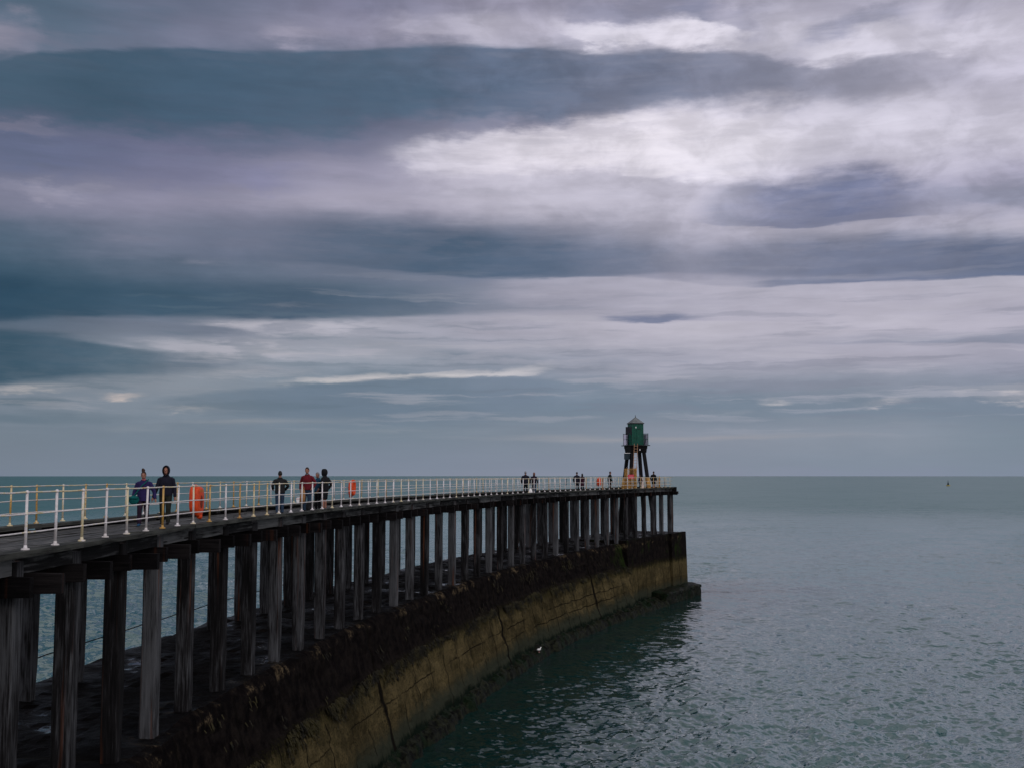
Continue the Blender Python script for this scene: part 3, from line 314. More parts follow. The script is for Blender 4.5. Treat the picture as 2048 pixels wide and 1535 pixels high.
# ------------------------------------------------------------------ mesh helpers
class MB:
    def __init__(self):
        self.v = []
        self.f = []
        self.m = []
        self.uv = {}
        self.mi = 0
    def face(self, *idx):
        self.f.append(idx)
        self.m.append(self.mi)
    def box(self, c, ax, ay, az):
        """box from centre and three half-axis vectors"""
        c, ax, ay, az = Vector(c), Vector(ax), Vector(ay), Vector(az)
        n = len(self.v)
        for sz in (-1, 1):
            for sy in (-1, 1):
                for sx in (-1, 1):
                    self.v.append(tuple(c + ax * sx + ay * sy + az * sz))
        for q in ((0, 2, 3, 1), (4, 5, 7, 6), (0, 1, 5, 4), (2, 6, 7, 3), (0, 4, 6, 2), (1, 3, 7, 5)):
            self.face(*[n + i for i in q])
    def abox(self, x0, x1, y0, y1, z0, z1):
        self.box(((x0 + x1) / 2, (y0 + y1) / 2, (z0 + z1) / 2), ((x1 - x0) / 2, 0, 0), (0, (y1 - y0) / 2, 0), (0, 0, (z1 - z0) / 2))
    def tube(self, pts, rad, n=8, cap=True):
        pts = [Vector(p) for p in pts]
        if not hasattr(rad, '__len__'):
            rad = [rad] * len(pts)
        base = len(self.v)
        ref = None
        for i, p in enumerate(pts):
            a = pts[max(0, i - 1)]
            b = pts[min(len(pts) - 1, i + 1)]
            d = (b - a).normalized()
            if ref is None:
                ref = Vector((0, 0, 1)) if abs(d.z) < 0.9 else Vector((1, 0, 0))
            u = d.cross(ref).normalized()
            v = u.cross(d).normalized()
            ref = v
            r = rad[i]
            ru, rv = r if hasattr(r, '__len__') else (r, r)
            for k in range(n):
                t = 2 * math.pi * k / n
                self.v.append(tuple(p + u * (math.cos(t) * ru) + v * (math.sin(t) * rv)))
        for i in range(len(pts) - 1):
            for k in range(n):
                a = base + i * n + k
                b = base + i * n + (k + 1) % n
                self.face(a, b, b + n, a + n)
        if cap:
            self.face(*[base + k for k in range(n - 1, -1, -1)])
            e = base + (len(pts) - 1) * n
            self.face(*[e + k for k in range(n)])
    def rings(self, rings, cap=True):
        """loft between rings of equal length"""
        base = len(self.v)
        n = len(rings[0])
        for r in rings:
            self.v.extend(tuple(p) for p in r)
        for i in range(len(rings) - 1):
            for k in range(n):
                a = base + i * n + k
                b = base + i * n + (k + 1) % n
                self.face(a, b, b + n, a + n)
        if cap:
            self.face(*[base + k for k in range(n - 1, -1, -1)])
            e = base + (len(rings) - 1) * n
            self.face(*[e + k for k in range(n)])
    def ball(self, c, r, n=10, m=7):
        r = r if hasattr(r, '__len__') else (r, r, r)
        rs = []
        for j in range(m + 1):
            t = math.pi * (j + 0.02) / (m + 0.04) - math.pi / 2
            rs.append([(c[0] + r[0] * math.cos(t) * math.cos(2 * math.pi * k / n), c[1] + r[1] * math.cos(t) * math.sin(2 * math.pi * k / n), c[2] + r[2] * math.sin(t)) for k in range(n)])
        self.rings(rs)
    def build(self, name, mat, parent=None, smooth=False, loc=None):
        me = bpy.data.meshes.new(name)
        me.from_pydata([tuple(p) for p in self.v], [], self.f)
        for m in (mat if isinstance(mat, (list, tuple)) else [mat]):
            me.materials.append(m)
        me.polygons.foreach_set('material_index', self.m)
        if smooth:
            me.polygons.foreach_set('use_smooth', [True] * len(self.f))
        me.update()
        o = bpy.data.objects.new(name, me)
        COL.objects.link(o)
        if parent is not None:
            o.parent = parent
        if loc is not None:
            o.location = loc
        return o

def grid_uv(o, uvs):
    """per-vertex (u, v) pairs onto loops"""
    me = o.data
    lay = me.uv_layers.new(name='UVMap')
    vi = np.empty(len(me.loops), dtype=np.int32)
    me.loops.foreach_get('vertex_index', vi)
    lay.data.foreach_set('uv', np.asarray(uvs, dtype=np.float32)[vi].ravel())

def tag(o, label=None, cat=None, group=None, kind=None):
    if label: o['label'] = label
    if cat: o['category'] = cat
    if group: o['group'] = group
    if kind: o['kind'] = kind
    return o

def empty(name, loc=(0, 0, 0), rz=0.0):
    o = bpy.data.objects.new(name, None)
    COL.objects.link(o)
    o.location = loc
    o.rotation_euler = (0, 0, rz)
    o.empty_display_size = 0.3
    return o

# ------------------------------------------------------------------ materials
def material(name):
    m = bpy.data.materials.new(name)
    m.use_nodes = True
    T = NT(m.node_tree)
    p = T.n['Principled BSDF']
    return m, T, p

def plain(name, col, rough=0.6, var=0.18, scale=9.0, metal=0.0, bump=0.0):
    m, T, p = material(name)
    co = T.node('ShaderNodeTexCoord').outputs['Object']
    n = T.noise(co, scale, 5, 0.6)
    dark = tuple(c * (1 - var) for c in col)
    light = tuple(min(1, c * (1 + var)) for c in col)
    T.put(p.inputs['Base Color'], T.mix(T.step(n, 0.3, 0.7), dark, light))
    p.inputs['Roughness'].default_value = rough
    p.inputs['Metallic'].default_value = metal
    p.inputs['Specular IOR Level'].default_value = 0.22
    if bump:
        b = T.node('ShaderNodeBump')
        b.inputs['Strength'].default_value = bump
        b.inputs['Distance'].default_value = 0.02
        T.put(b.inputs['Height'], n)
        T.put(p.inputs['Normal'], b.outputs[0])
    return m

def timber(name, dark, light, axis='Z', grain=26.0, rust=0.0, rough=0.75, spec=0.3):
    """weathered timber: long grain along one axis, checks, rust runs"""
    m, T, p = material(name)
    co = T.node('ShaderNodeTexCoord').outputs['Object']
    rnd = T.node('ShaderNodeObjectInfo').outputs['Random']
    off = T.vmath('ADD', co, T.comb(T.math('MULTIPLY', rnd, 37.0), T.math('MULTIPLY', rnd, 91.0), T.math('MULTIPLY', rnd, 53.0)))
    sc = {'Z': (1, 1, 0.045), 'X': (0.045, 1, 1), 'Y': (1, 0.045, 1)}[axis]
    st = T.vmath('MULTIPLY', off, sc)
    g = T.noise(st, grain, 6, 0.65)
    big = T.noise(T.vmath('MULTIPLY', off, {'Z': (1, 1, 0.25), 'X': (0.25, 1, 1), 'Y': (1, 0.25, 1)}[axis]), 2.6, 4, 0.6)
    f = T.math('ADD', T.math('MULTIPLY', g, 0.75), T.math('MULTIPLY', big, 0.55))
    f = T.math('ADD', f, T.math('MULTIPLY', T.math('SUBTRACT', rnd, 0.5), 0.24))
    col = T.ramp(f, [(0.48, tuple(c * 0.35 for c in dark)), (0.60, dark), (0.74, light), (0.9, tuple(c * 1.5 for c in light))]).outputs[0]
    if rust:
        r = T.noise(T.vmath('MULTIPLY', off, (1, 1, 0.03)), 5.0, 3, 0.5)
        col = T.mix(T.math('MULTIPLY', T.step(r, 0.60, 0.72), rust), col, (0.085, 0.028, 0.012))
    T.put(p.inputs['Base Color'], col)
    p.inputs['Roughness'].default_value = rough
    p.inputs['Specular IOR Level'].default_value = spec
    b = T.node('ShaderNodeBump')
    b.inputs['Strength'].default_value = 0.6
    b.inputs['Distance'].default_value = 0.03
    T.put(b.inputs['Height'], g)
    T.put(p.inputs['Normal'], b.outputs[0])
    return m

def rail_paint(name):
    """white gloss over ochre undercoat over rust; the object property 'wear' says how much has gone"""
    m, T, p = material(name)
    co = T.node('ShaderNodeTexCoord').outputs['Object']
    rnd = T.node('ShaderNodeObjectInfo').outputs['Random']
    a = T.node('ShaderNodeAttribute', attribute_type='OBJECT', attribute_name='wear').outputs['Fac']
    off = T.vmath('ADD', co, T.comb(T.math('MULTIPLY', rnd, 31.0), T.math('MULTIPLY', rnd, 57.0), T.math('MULTIPLY', rnd, 83.0)))
    n = T.math('ADD', T.math('MULTIPLY', T.noise(T.vmath('MULTIPLY', off, (1, 1, 0.5)), 2.6, 4, 0.55), 0.7), T.math('MULTIPLY', T.noise(off, 22.0, 4, 0.6), 0.3))
    f = T.math('ADD', n, T.math('MULTIPLY', T.math('SUBTRACT', a, 0.42), 0.62))
    c = T.mix(T.step(n, 0.35, 0.65), (0.48, 0.44, 0.43), (0.70, 0.655, 0.69))
    c = T.mix(T.step(f, 0.50, 0.58), c, (0.56, 0.48, 0.31))
    c = T.mix(T.step(f, 0.60, 0.74), c, (0.43, 0.245, 0.06))
    c = T.mix(T.step(f, 0.80, 0.92), c, (0.20, 0.07, 0.02))
    T.put(p.inputs['Base Color'], c)
    p.inputs['Roughness'].default_value = 0.45
    return m

M = {}
M['pile'] = timber('pile_timber', (0.0095, 0.0085, 0.0095), (0.052, 0.053, 0.058), 'Z', 22, 0.85, 0.75, 0.10)
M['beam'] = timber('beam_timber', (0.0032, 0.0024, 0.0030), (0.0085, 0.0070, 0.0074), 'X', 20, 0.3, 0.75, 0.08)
M['stringer'] = timber('stringer_timber', (0.0075, 0.0070, 0.0076), (0.075, 0.076, 0.078), 'Y', 16, 0.0, 0.75, 0.10)
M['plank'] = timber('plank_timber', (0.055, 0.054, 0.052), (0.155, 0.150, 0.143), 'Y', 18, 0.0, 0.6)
M['kerb'] = timber('kerb_timber', (0.009, 0.0088, 0.0078), (0.045, 0.046, 0.041), 'Y', 16, 0.0, 0.7, 0.12)
M['leg'] = timber('tower_timber', (0.0030, 0.0022, 0.0034), (0.0090, 0.0070, 0.0095), 'Z', 18, 0.15, 0.65, 0.12)
M['paint'] = rail_paint('railing_paint')
M['orange'] = plain('orange_plastic', (0.56, 0.055, 0.010), 0.42, 0.12, 12)
M['orange_dark'] = plain('orange_recess_shade', (0.16, 0.020, 0.008), 0.6, 0.3, 14)  # shade of the grab recess put into a darker copy of the orange
M['green'] = plain('green_paint', (0.0005, 0.058, 0.038), 0.45, 0.25, 3)
M['slate'] = plain('roof_lead', (0.13, 0.14, 0.145), 0.7, 0.25, 3)
M['black'] = plain('black_iron', (0.008, 0.008, 0.010), 0.6)
M['panel'] = plain('dark_panel', (0.010, 0.010, 0.017), 0.6, 0.2, 4)
M['panel_blue'] = plain('blue_grey_panel', (0.012, 0.024, 0.035), 0.6, 0.2, 4)
M['white_sheet'] = plain('white_sheet', (0.66, 0.62, 0.78), 0.6, 0.1, 2)
M['ochre'] = plain('ochre_paint', (0.36, 0.19, 0.05), 0.55, 0.35, 4)
M['chalk'] = plain('chalk_paint', (0.62, 0.50, 0.44), 0.6, 0.25, 5)
M['ladder'] = plain('ladder_wood', (0.34, 0.20, 0.12), 0.7, 0.3, 8)
M['red_sign'] = plain('red_sign', (0.50, 0.035, 0.07), 0.5, 0.1)
M['white'] = plain('white_plastic', (0.78, 0.76, 0.76), 0.5, 0.08)
M['stripe'] = plain('pink_stripe', (0.55, 0.25, 0.25), 0.5, 0.1)
M['tan'] = plain('tan_canvas', (0.26, 0.13, 0.055), 0.85, 0.25, 12)
M['yellow'] = plain('yellow_hull', (0.34, 0.27, 0.07), 0.5, 0.15)
M['skin'] = plain('skin', (0.27, 0.125, 0.090), 0.55, 0.08, 14)
M['eye'] = plain('eye', (0.02, 0.015, 0.012), 0.2, 0.1)

# ------------------------------------------------------------------ the line of the pier (harbour side rail), plan view
_KN = [(-20, -8.70), (0, -8.68), (26, -8.72), (30.5, -8.72), (33, -8.52), (40, -7.82), (47, -6.93), (56, -5.30), (64, -3.56), (72, -1.57), (80, 0.72), (87, 3.17), (95, 6.30), (103, 9.78), (111, 13.55), (119, 17.55), (127, 21.6)]
def _fit():
    ys = np.array([k[0] for k in _KN], float)
    xs = np.array([k[1] for k in _KN], float)
    d = np.gradient(xs, ys)
    Y = np.linspace(-20, 127, 2941)
    i = np.clip(np.searchsorted(ys, Y, side='right') - 1, 0, len(ys) - 2)
    h = ys[i + 1] - ys[i]
    t = (Y - ys[i]) / h
    X = (2 * t**3 - 3 * t**2 + 1) * xs[i] + (t**3 - 2 * t**2 + t) * h * d[i] + (-2 * t**3 + 3 * t**2) * xs[i + 1] + (t**3 - t**2) * h * d[i + 1]
    s = np.concatenate([[0], np.cumsum(np.hypot(np.diff(X), np.diff(Y)))]) 
    s -= np.interp(0, Y, s)
    return s, X, Y
_PS, _PX, _PY = _fit()
def at(s, off=0.0, z=0.0):
    """point on the pier: s metres along, off metres to the seaward side of the harbour rail"""
    x, y = np.interp(s, _PS, _PX), np.interp(s, _PS, _PY)
    tx, ty = tangent(s)
    return Vector((x - ty * off, y + tx * off, z))
def tangent(s):
    x0, y0 = np.interp(s - 0.6, _PS, _PX), np.interp(s - 0.6, _PS, _PY)
    x1, y1 = np.interp(s + 0.6, _PS, _PX), np.interp(s + 0.6, _PS, _PY)
    l = math.hypot(x1 - x0, y1 - y0)
    return (x1 - x0) / l, (y1 - y0) / l
def heading(s):
    tx, ty = tangent(s)
    return math.atan2(-tx, ty)          # rotation about z that turns +Y onto the pier line
def s_of_y(y):
    return float(np.interp(y, _PY, _PS))

Z_RAIL, Z_DECK, Z_TOP = 11.43, 11.20, 6.35
W = 4.40                                  # rail to rail
S0, S1 = 6.0, s_of_y(118.4)               # start and end of the walkway

# ------------------------------------------------------------------ the sea: one sheet to the horizon, real waves near the pier
SLICK_LO, SL1, SL1F, SL2, SL2F, SL3F = 0.40, 1.6, 1.3, 0.7, 0.8, 0.30
def build_sea():
    rng = np.random.default_rng(5)
    a0, a1, na = R(-34), R(34), 1051
    r = [42.0]
    while r[-1] < 270:
        d = min(max(0.085, r[-1] ** 2 / (CAM_Z * 1100) * 0.32), 2.2)
        r.append(r[-1] + d)
    r = np.array(r)
    dr = np.gradient(r)
    ang = np.linspace(a0, a1, na)
    A, RR = np.meshgrid(ang, r)
    X, Y = RR * np.sin(A), RR * np.cos(A)
    Z = np.zeros_like(X)
    cell = np.maximum(dr[:, None], RR * (ang[1] - ang[0]))
    # gusts: broad patches of rougher and smoother water
    gust = 1 + 0.30 * np.sin(X * 0.031 + Y * 0.020 + 1.0) + 0.25 * np.sin(X * 0.017 - Y * 0.033 + 2.2) + 0.2 * np.sin(X * 0.06 + Y * 0.051)
    for k in range(130):
        lam = 0.34 * (5.0 / 0.34) ** (rng.random() ** 1.3)
        th = R(-62) + rng.normal(0, 0.62)
        ph = rng.random() * 6.283
        kk = 2 * math.pi / lam
        slope = 0.035 * (0.55 + 0.9 * rng.random())
        if lam > 1.0:
            slope *= (1.0 / lam) ** 0.35
        amp = slope / kk
        wgt = np.clip((lam / cell - 2.2) / 2.5, 0, 1)
        phase = kk * (X * math.sin(th) + Y * math.cos(th)) + ph
        s = np.sin(phase)
        Z += amp * wgt * gust * (s + 0.22 * np.cos(2 * phase))
    fade = np.clip((270 - RR) / 90, 0, 1) * np.clip((RR - 42) / 2, 0, 1) * np.clip((np.minimum(A - a0, a1 - A)) / R(2), 0, 1)
    Yc = np.clip(Y, 19, 125)
    lee = np.clip((np.maximum(np.abs(X - (0.00265 * Yc * Yc - 0.1005 * Yc - 8.08)), Y - 122) - 2) / 17, 0, 1)
    Z *= fade * (0.20 + 0.80 * lee * lee * (3 - 2 * lee))
    nr = len(r)
    verts = [np.stack([X, Y, Z], -1).reshape(-1, 3)]
    i = np.arange(nr - 1)[:, None] * na + np.arange(na - 1)[None, :]
    faces = [np.stack([i, i + na, i + na + 1, i + 1], -1).reshape(-1, 4)]
    n0 = nr * na
    r_out = float(r[-1])
    # everything else: coarse and flat
    def patch(rs, angs):
        nonlocal n0
        a, rr = np.meshgrid(angs, rs)
        verts.append(np.stack([rr * np.sin(a), rr * np.cos(a), 0 * a], -1).reshape(-1, 3))
        m = len(angs)
        q = np.arange(len(rs) - 1)[:, None] * m + np.arange(m - 1)[None, :] + n0
        faces.append(np.stack([q, q + m, q + m + 1, q + 1], -1).reshape(-1, 4))
        n0 += len(rs) * m
    patch(np.array([r_out, 420, 600, 900, 1500, 2500, 4000, 6000, 8030.]), ang)
    patch(np.array([1.0, 12, 26.0, 42.0]), np.linspace(a0, a1, 240))
    patch(np.array([1.0, 12, 26, 60, 120, 240, 420, 900, 2500, 5000, 8030.]), np.linspace(a1, a0 + 2 * math.pi, 160))
    V = np.concatenate(verts).astype(np.float32)
    Fc = np.concatenate(faces).astype(np.int32)
    me = bpy.data.meshes.new('sea')
    me.vertices.add(len(V))
    me.vertices.foreach_set('co', V.ravel())
    me.loops.add(len(Fc) * 4)
    me.polygons.add(len(Fc))
    me.loops.foreach_set('vertex_index', Fc.ravel())
    me.polygons.foreach_set('loop_start', np.arange(0, len(Fc) * 4, 4, dtype=np.int32))
    me.polygons.foreach_set('use_smooth', np.ones(len(Fc), dtype=bool))
    me.update(calc_edges=True)
    m, T, p = material('sea_water')
    co = T.node('ShaderNodeTexCoord').outputs['Object']
    x, y, z = T.xyz(co)
    rot = T.comb(T.math('ADD', T.math('MULTIPLY', x, 0.86), T.math('MULTIPLY', y, -0.5)), T.math('ADD', T.math('MULTIPLY', x, 0.5), T.math('MULTIPLY', y, 0.86)), 0)
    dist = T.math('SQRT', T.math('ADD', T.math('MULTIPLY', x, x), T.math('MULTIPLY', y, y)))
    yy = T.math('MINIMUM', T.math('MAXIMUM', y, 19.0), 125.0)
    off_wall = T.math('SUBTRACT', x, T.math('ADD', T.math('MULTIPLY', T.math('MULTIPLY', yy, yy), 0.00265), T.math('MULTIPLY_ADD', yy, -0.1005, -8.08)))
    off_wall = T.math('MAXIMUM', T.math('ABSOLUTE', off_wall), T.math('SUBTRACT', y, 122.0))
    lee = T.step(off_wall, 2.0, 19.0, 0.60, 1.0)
    far = T.step(dist, 130, 480)
    slick = T.noise(T.vmath('MULTIPLY', rot, (0.9, 0.30, 1.0)), 0.026, 5, 0.6, dist=1.0)
    calm = T.math('MULTIPLY', lee, T.step(slick, 0.40, 0.62, SLICK_LO, 1.0))
    # surface slopes too small to model: three sizes of ripple, as tilts of the normal
    def slope(scale, seed, squash):
        v = T.noise(T.vmath('MULTIPLY', T.vmath('ADD', rot, (seed, seed * 2, 0)), (squash, 1.0, 1.0)), scale, 3, 0.6, out=1)
        return T.vmath('MULTIPLY', T.vmath('SUBTRACT', v, (0.5, 0.5, 0.5)), (1.0, 1.0, 0.0))
    def times(v, k):
        o = T.node('ShaderNodeVectorMath', operation='SCALE')
        T.put(o.inputs[0], v)
        T.put(o.inputs[3], k)
        return o.outputs[0]
    s1 = times(slope(1.9, 3.0, 0.5), T.math('MULTIPLY', T.fmix(far, SL1, SL1F), calm))
    s2 = times(slope(5.0, 11.0, 0.6), T.math('MULTIPLY', T.fmix(far, SL2, SL2F), calm))
    s4 = times(slope(0.32, 41.0, 0.55), T.math('MULTIPLY', T.math('MULTIPLY', T.step(dist, 55, 110, 0.45, 1.1), T.step(dist, 350, 900, 1.0, 0.2)), calm))
    s3 = times(slope(0.10, 23.0, 0.5), T.fmix(far, 0.05, SL3F))
    nrm = T.node('ShaderNodeNewGeometry').outputs['Normal']
    nn = T.vmath('NORMALIZE', T.vmath('ADD', T.vmath('ADD', nrm, T.vmath('ADD', s1, s4)), T.vmath('ADD', s2, s3)))
    T.put(p.inputs['Normal'], nn)
    T.put(p.inputs['Base Color'], T.mix(T.step(off_wall, 2.0, 20.0), (0.004, 0.020, 0.018), T.mix(T.step(dist, 60, 300), (0.006, 0.068, 0.068), (0.010, 0.100, 0.098))))  # darker near the wall: weedy bottom, with wall shade put into the colour
    T.put(p.inputs['Roughness'], T.fmix(far, 0.03, 0.30))
    T.put(p.inputs['IOR'], T.fmix(T.step(dist, 110, 420), T.fmix(T.step(off_wall, 4.0, 22.0), 1.34, 2.7), 1.36))
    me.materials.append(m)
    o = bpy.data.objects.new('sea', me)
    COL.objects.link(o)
    tag(o, kind='structure')
    return o
build_sea()

# ------------------------------------------------------------------ the breakwater
def concrete():
    m, T, p = material('breakwater_concrete')
    uv = T.node('ShaderNodeUVMap').outputs[0]
    s, z, _ = T.xyz(uv)
    co = T.node('ShaderNodeTexCoord').outputs['Object']
    geo = T.node('ShaderNodeNewGeometry')
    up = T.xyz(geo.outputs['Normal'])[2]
    low = T.math('SUBTRACT', T.noise(co, 0.45, 5, 0.6), 0.5)
    mid = T.math('SUBTRACT', T.noise(co, 2.2, 5, 0.65), 0.5)
    fine = T.noise(co, 13.0, 5, 0.7)
    grit = T.noise(co, 38.0, 3, 0.7)
    drip = T.noise(T.comb(T.math('MULTIPLY', s, 3.2), T.math('MULTIPLY', z, 0.35), 0.0), 1.0, 5, 0.6)
    zz = T.math('ADD', z, T.math('ADD', T.math('MULTIPLY', low, 0.9), T.math('MULTIPLY', mid, 0.45)))
    # clean lower face
    tan = T.mix(T.step(T.math('ADD', low, T.math('MULTIPLY', mid, 0.7)), -0.25, 0.25), (0.030, 0.024, 0.0115), (0.092, 0.070, 0.033))
    tan = T.mix(T.step(fine, 0.48, 0.66), tan, (0.010, 0.0085, 0.004))
    tan = T.mix(T.math('MULTIPLY', T.step(grit, 0.60, 0.75), 0.6), tan, (0.12, 0.095, 0.055))
    tan = T.mix(T.math('MULTIPLY', T.step(drip, 0.50, 0.66), 0.55), tan, (0.026, 0.023, 0.011))
    bid = T.node('ShaderNodeTexWhiteNoise', noise_dimensions='2D')
    T.put(bid.inputs['Vector'], T.comb(T.math('FLOOR', T.math('DIVIDE', T.math('SUBTRACT', s, JOINT_0), JOINT_STEP / 9)), T.math('FLOOR', T.math('DIVIDE', z, 1.1)), 0.0))
    tan = T.mix(1.0, tan, T.comb(*[T.math('MULTIPLY_ADD', bid.outputs['Value'], 0.45, 0.78)] * 3), 'MULTIPLY')
    # grey tide band, then weed, towards the water
    tan = T.mix(T.step(zz, 2.1, 1.2), tan, (0.026, 0.029, 0.020))
    tan = T.mix(T.step(T.math('ADD', zz, T.math('MULTIPLY', drip, 0.9)), 1.55, 1.2), tan, (0.005, 0.009, 0.006))
    # black upper face with weed fringe and barnacle flecks
    blk = T.mix(T.step(mid, -0.15, 0.2), (0.0030, 0.0022, 0.0025), (0.0115, 0.0088, 0.0078))
    blk = T.mix(T.math('MULTIPLY', T.step(T.math('ADD', fine, T.math('MULTIPLY', low, 0.35)), 0.70, 0.78), 0.8), blk, (0.050, 0.044, 0.032))
    blk = T.mix(T.math('MULTIPLY', T.step(T.math('ADD', drip, T.math('MULTIPLY', mid, 0.5)), 0.62, 0.74), 0.5), blk, (0.012, 0.007, 0.005))
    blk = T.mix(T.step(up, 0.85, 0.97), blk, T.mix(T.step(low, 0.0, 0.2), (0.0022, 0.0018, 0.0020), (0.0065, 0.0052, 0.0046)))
    edge = T.math('MULTIPLY', T.step(T.math('ABSOLUTE', T.math('SUBTRACT', z, 6.12)), 0.30, 0.05), T.step(T.math('ADD', mid, low), 0.06, 0.22))
    blk = T.mix(T.math('MULTIPLY', edge, T.step(fine, 0.40, 0.62)), blk, (0.13, 0.095, 0.055))
    fringe = T.math('MULTIPLY', T.step(T.math('ABSOLUTE', T.math('SUBTRACT', zz, 3.85)), 0.55, 0.1), T.step(fine, 0.46, 0.60))
    f = T.step(T.math('ADD', T.math('ADD', zz, T.math('MULTIPLY', T.math('SUBTRACT', fine, 0.5), 1.1)), T.math('MULTIPLY', T.math('SUBTRACT', drip, 0.5), 0.9)), 3.62, 3.98)
    c = T.mix(f, tan, blk)
    c = T.mix(T.math('MULTIPLY', fringe, 0.8), c, (0.030, 0.027, 0.008))
    moss = T.math('MULTIPLY', T.step(T.math('ADD', low, T.math('MULTIPLY', T.math('SUBTRACT', drip, 0.5), 0.8)), 0.05, 0.22), T.step(z, 3.2, 5.0))
    moss = T.math('MULTIPLY', moss, T.step(s, 99, 106))
    c = T.mix(T.math('MULTIPLY', moss, 0.85), c, (0.012, 0.022, 0.004))
    # joints between bays and cracked courses
    wob = T.math('MULTIPLY', T.math('SUBTRACT', T.noise(T.comb(T.math('MULTIPLY', s, 0.4), z, 5.0), 1.3, 4, 0.6), 0.5), 0.16)
    sw = T.math('ADD', s, T.math('ADD', wob, T.math('MULTIPLY', z, 0.12)))
    def comb_line(v, period, phase, half):
        q = T.math('FRACT', T.math('DIVIDE', T.math('SUBTRACT', v, phase), period))
        q = T.math('MULTIPLY', T.math('ABSOLUTE', T.math('SUBTRACT', q, 0.5)), period)
        return T.step(q, half * 1.6, half * 0.5)
    main = comb_line(sw, JOINT_STEP, JOINT_0 - JOINT_STEP / 2 + 0.5, 0.13)
    bays = comb_line(sw, JOINT_STEP / 9, JOINT_0 - JOINT_STEP / 18 + 0.5, 0.036)
    bays = T.math('MULTIPLY', bays, T.step(T.noise(T.comb(T.math('MULTIPLY', s, 0.33), T.math('MULTIPLY', z, 0.5), 9.0), 1.0, 2, 0.5), T.step(s, 50, 75, 0.46, 0.30), T.step(s, 50, 75, 0.54, 0.38)))
    zc = T.math('ADD', z, T.math('ADD', T.math('MULTIPLY', low, 0.45), T.math('MULTIPLY', mid, 0.10)))
    crs = T.math('MAXIMUM', T.math('MULTIPLY', T.step(T.math('ABSOLUTE', T.math('SUBTRACT', zc, 2.75)), 0.040, 0.010), T.step(s, 30, 80, 0.6, 1.0)), T.math('MULTIPLY', T.step(T.math('ABSOLUTE', T.math('SUBTRACT', zc, 2.0)), 0.040, 0.010), T.step(s, 66, 84)))
    crs = T.math('MULTIPLY', crs, T.step(s, 101, 106, 1.0, 0.0))
    crs = T.math('MULTIPLY', crs, T.step(T.noise(T.comb(T.math('MULTIPLY', s, 0.22), 3.0, z), 1.0, 2, 0.5), 0.40, 0.48))
    ln = T.math('MAXIMUM', main, T.math('MULTIPLY', T.math('MAXIMUM', bays, crs), 0.85))
    c = T.mix(ln, c, (0.006, 0.005, 0.004))
    T.put(p.inputs['Base Color'], c)
    # standing puddles on the flat top
    wet = T.math('MULTIPLY', T.step(up, 0.97, 0.995), T.step(T.math('ADD', low, T.math('MULTIPLY', mid, 0.35)), 0.10, 0.16))
    T.put(p.inputs['Roughness'], T.fmix(wet, T.fmix(T.math('MULTIPLY', T.step(up, 0.90, 0.99), T.step(low, -0.15, 0.1)), 0.85, 0.42), 0.06))
    p.inputs['Specular IOR Level'].default_value = 0.12
    flat = T.step(up, 0.90, 0.99)
    T.put(p.inputs['Specular IOR Level'], T.math('MAXIMUM', T.math('MULTIPLY', wet, 0.5), T.math('MULTIPLY_ADD', flat, 0.05, 0.02)))
    hgt = T.math('ADD', T.math('MULTIPLY', fine, 0.5), T.math('ADD', T.math('MULTIPLY', mid, 1.2), T.math('MULTIPLY', ln, -1.4)))
    b = T.node('ShaderNodeBump')
    b.inputs['Distance'].default_value = 0.10
    T.put(b.inputs['Strength'], T.fmix(wet, 0.8, 0.02))
    T.put(b.inputs['Height'], hgt)
    T.put(p.inputs['Normal'], b.outputs[0])
    return m

JOINT_0, JOINT_STEP = s_of_y(49.0), 23.4
M['concrete'] = concrete()

def weed():
    m, T, p = material('weedy_rock')
    co = T.node('ShaderNodeTexCoord').outputs['Object']
    n = T.noise(co, 3.0, 6, 0.7)
    k = T.noise(co, 0.8, 3, 0.5)
    c = T.mix(T.step(n, 0.40, 0.62), (0.0018, 0.0022, 0.0016), (0.0165, 0.0185, 0.0105))
    c = T.mix(T.math('MULTIPLY', T.step(k, 0.5, 0.62), 0.7), c, (0.0028, 0.0105, 0.0035))
    T.put(p.inputs['Base Color'], c)
    p.inputs['Roughness'].default_value = 0.5
    p.inputs['Specular IOR Level'].default_value = 0.04
    b = T.node('ShaderNodeBump')
    b.inputs['Distance'].default_value = 0.15
    T.put(b.inputs['Height'], n)
    T.put(p.inputs['Normal'], b.outputs[0])
    return m
M['weed'] = weed()

def sweep(name, mat, parent, ss, prof, amp, cap_end=False, cap_start=False):
    """profile points (u to the harbour side, z) swept along the pier, roughened"""
    vs, uv = [], []
    n = len(prof)
    for s in ss:
        j = abs((s - JOINT_0 + JOINT_STEP / 2) % JOINT_STEP - JOINT_STEP / 2)
        groove = 0.10 * max(0, 1 - j / 0.16)
        bay = math.sin(math.floor((s - JOINT_0) / 2.6) * 12.9898) * 0.035
        tx, ty = tangent(s)
        for i, (u, z) in enumerate(prof):
            q = Vector((s * 0.55, u * 1.4, z * 1.4))
            d = noise.fractal(q, 0.9, 2.1, 4) * amp + noise.noise(q * 5) * amp * 0.35
            face = 1.0 if u > 0.1 else 0.4
            uu = u + (d + (bay - groove if z < Z_TOP - 0.2 and u > 0.1 else 0)) * face
            zz = z + (d * 0.8 if z > Z_TOP - 0.45 else 0)
            P = at(s, -uu, zz)
            vs.append(P)
            uv.append((s, z))
    b = MB()
    b.v = vs
    for i in range(len(ss) - 1):
        for k in range(n - 1):
            a = i * n + k
            b.face(a, a + 1, a + n + 1, a + n)
    if cap_end:
        e = (len(ss) - 1) * n
        b.face(*[e + k for k in range(n)])
    if cap_start:
        b.face(*[k for k in range(n - 1, -1, -1)])
    o = b.build(name, mat, parent, smooth=False)
    grid_uv(o, uv)
    return o

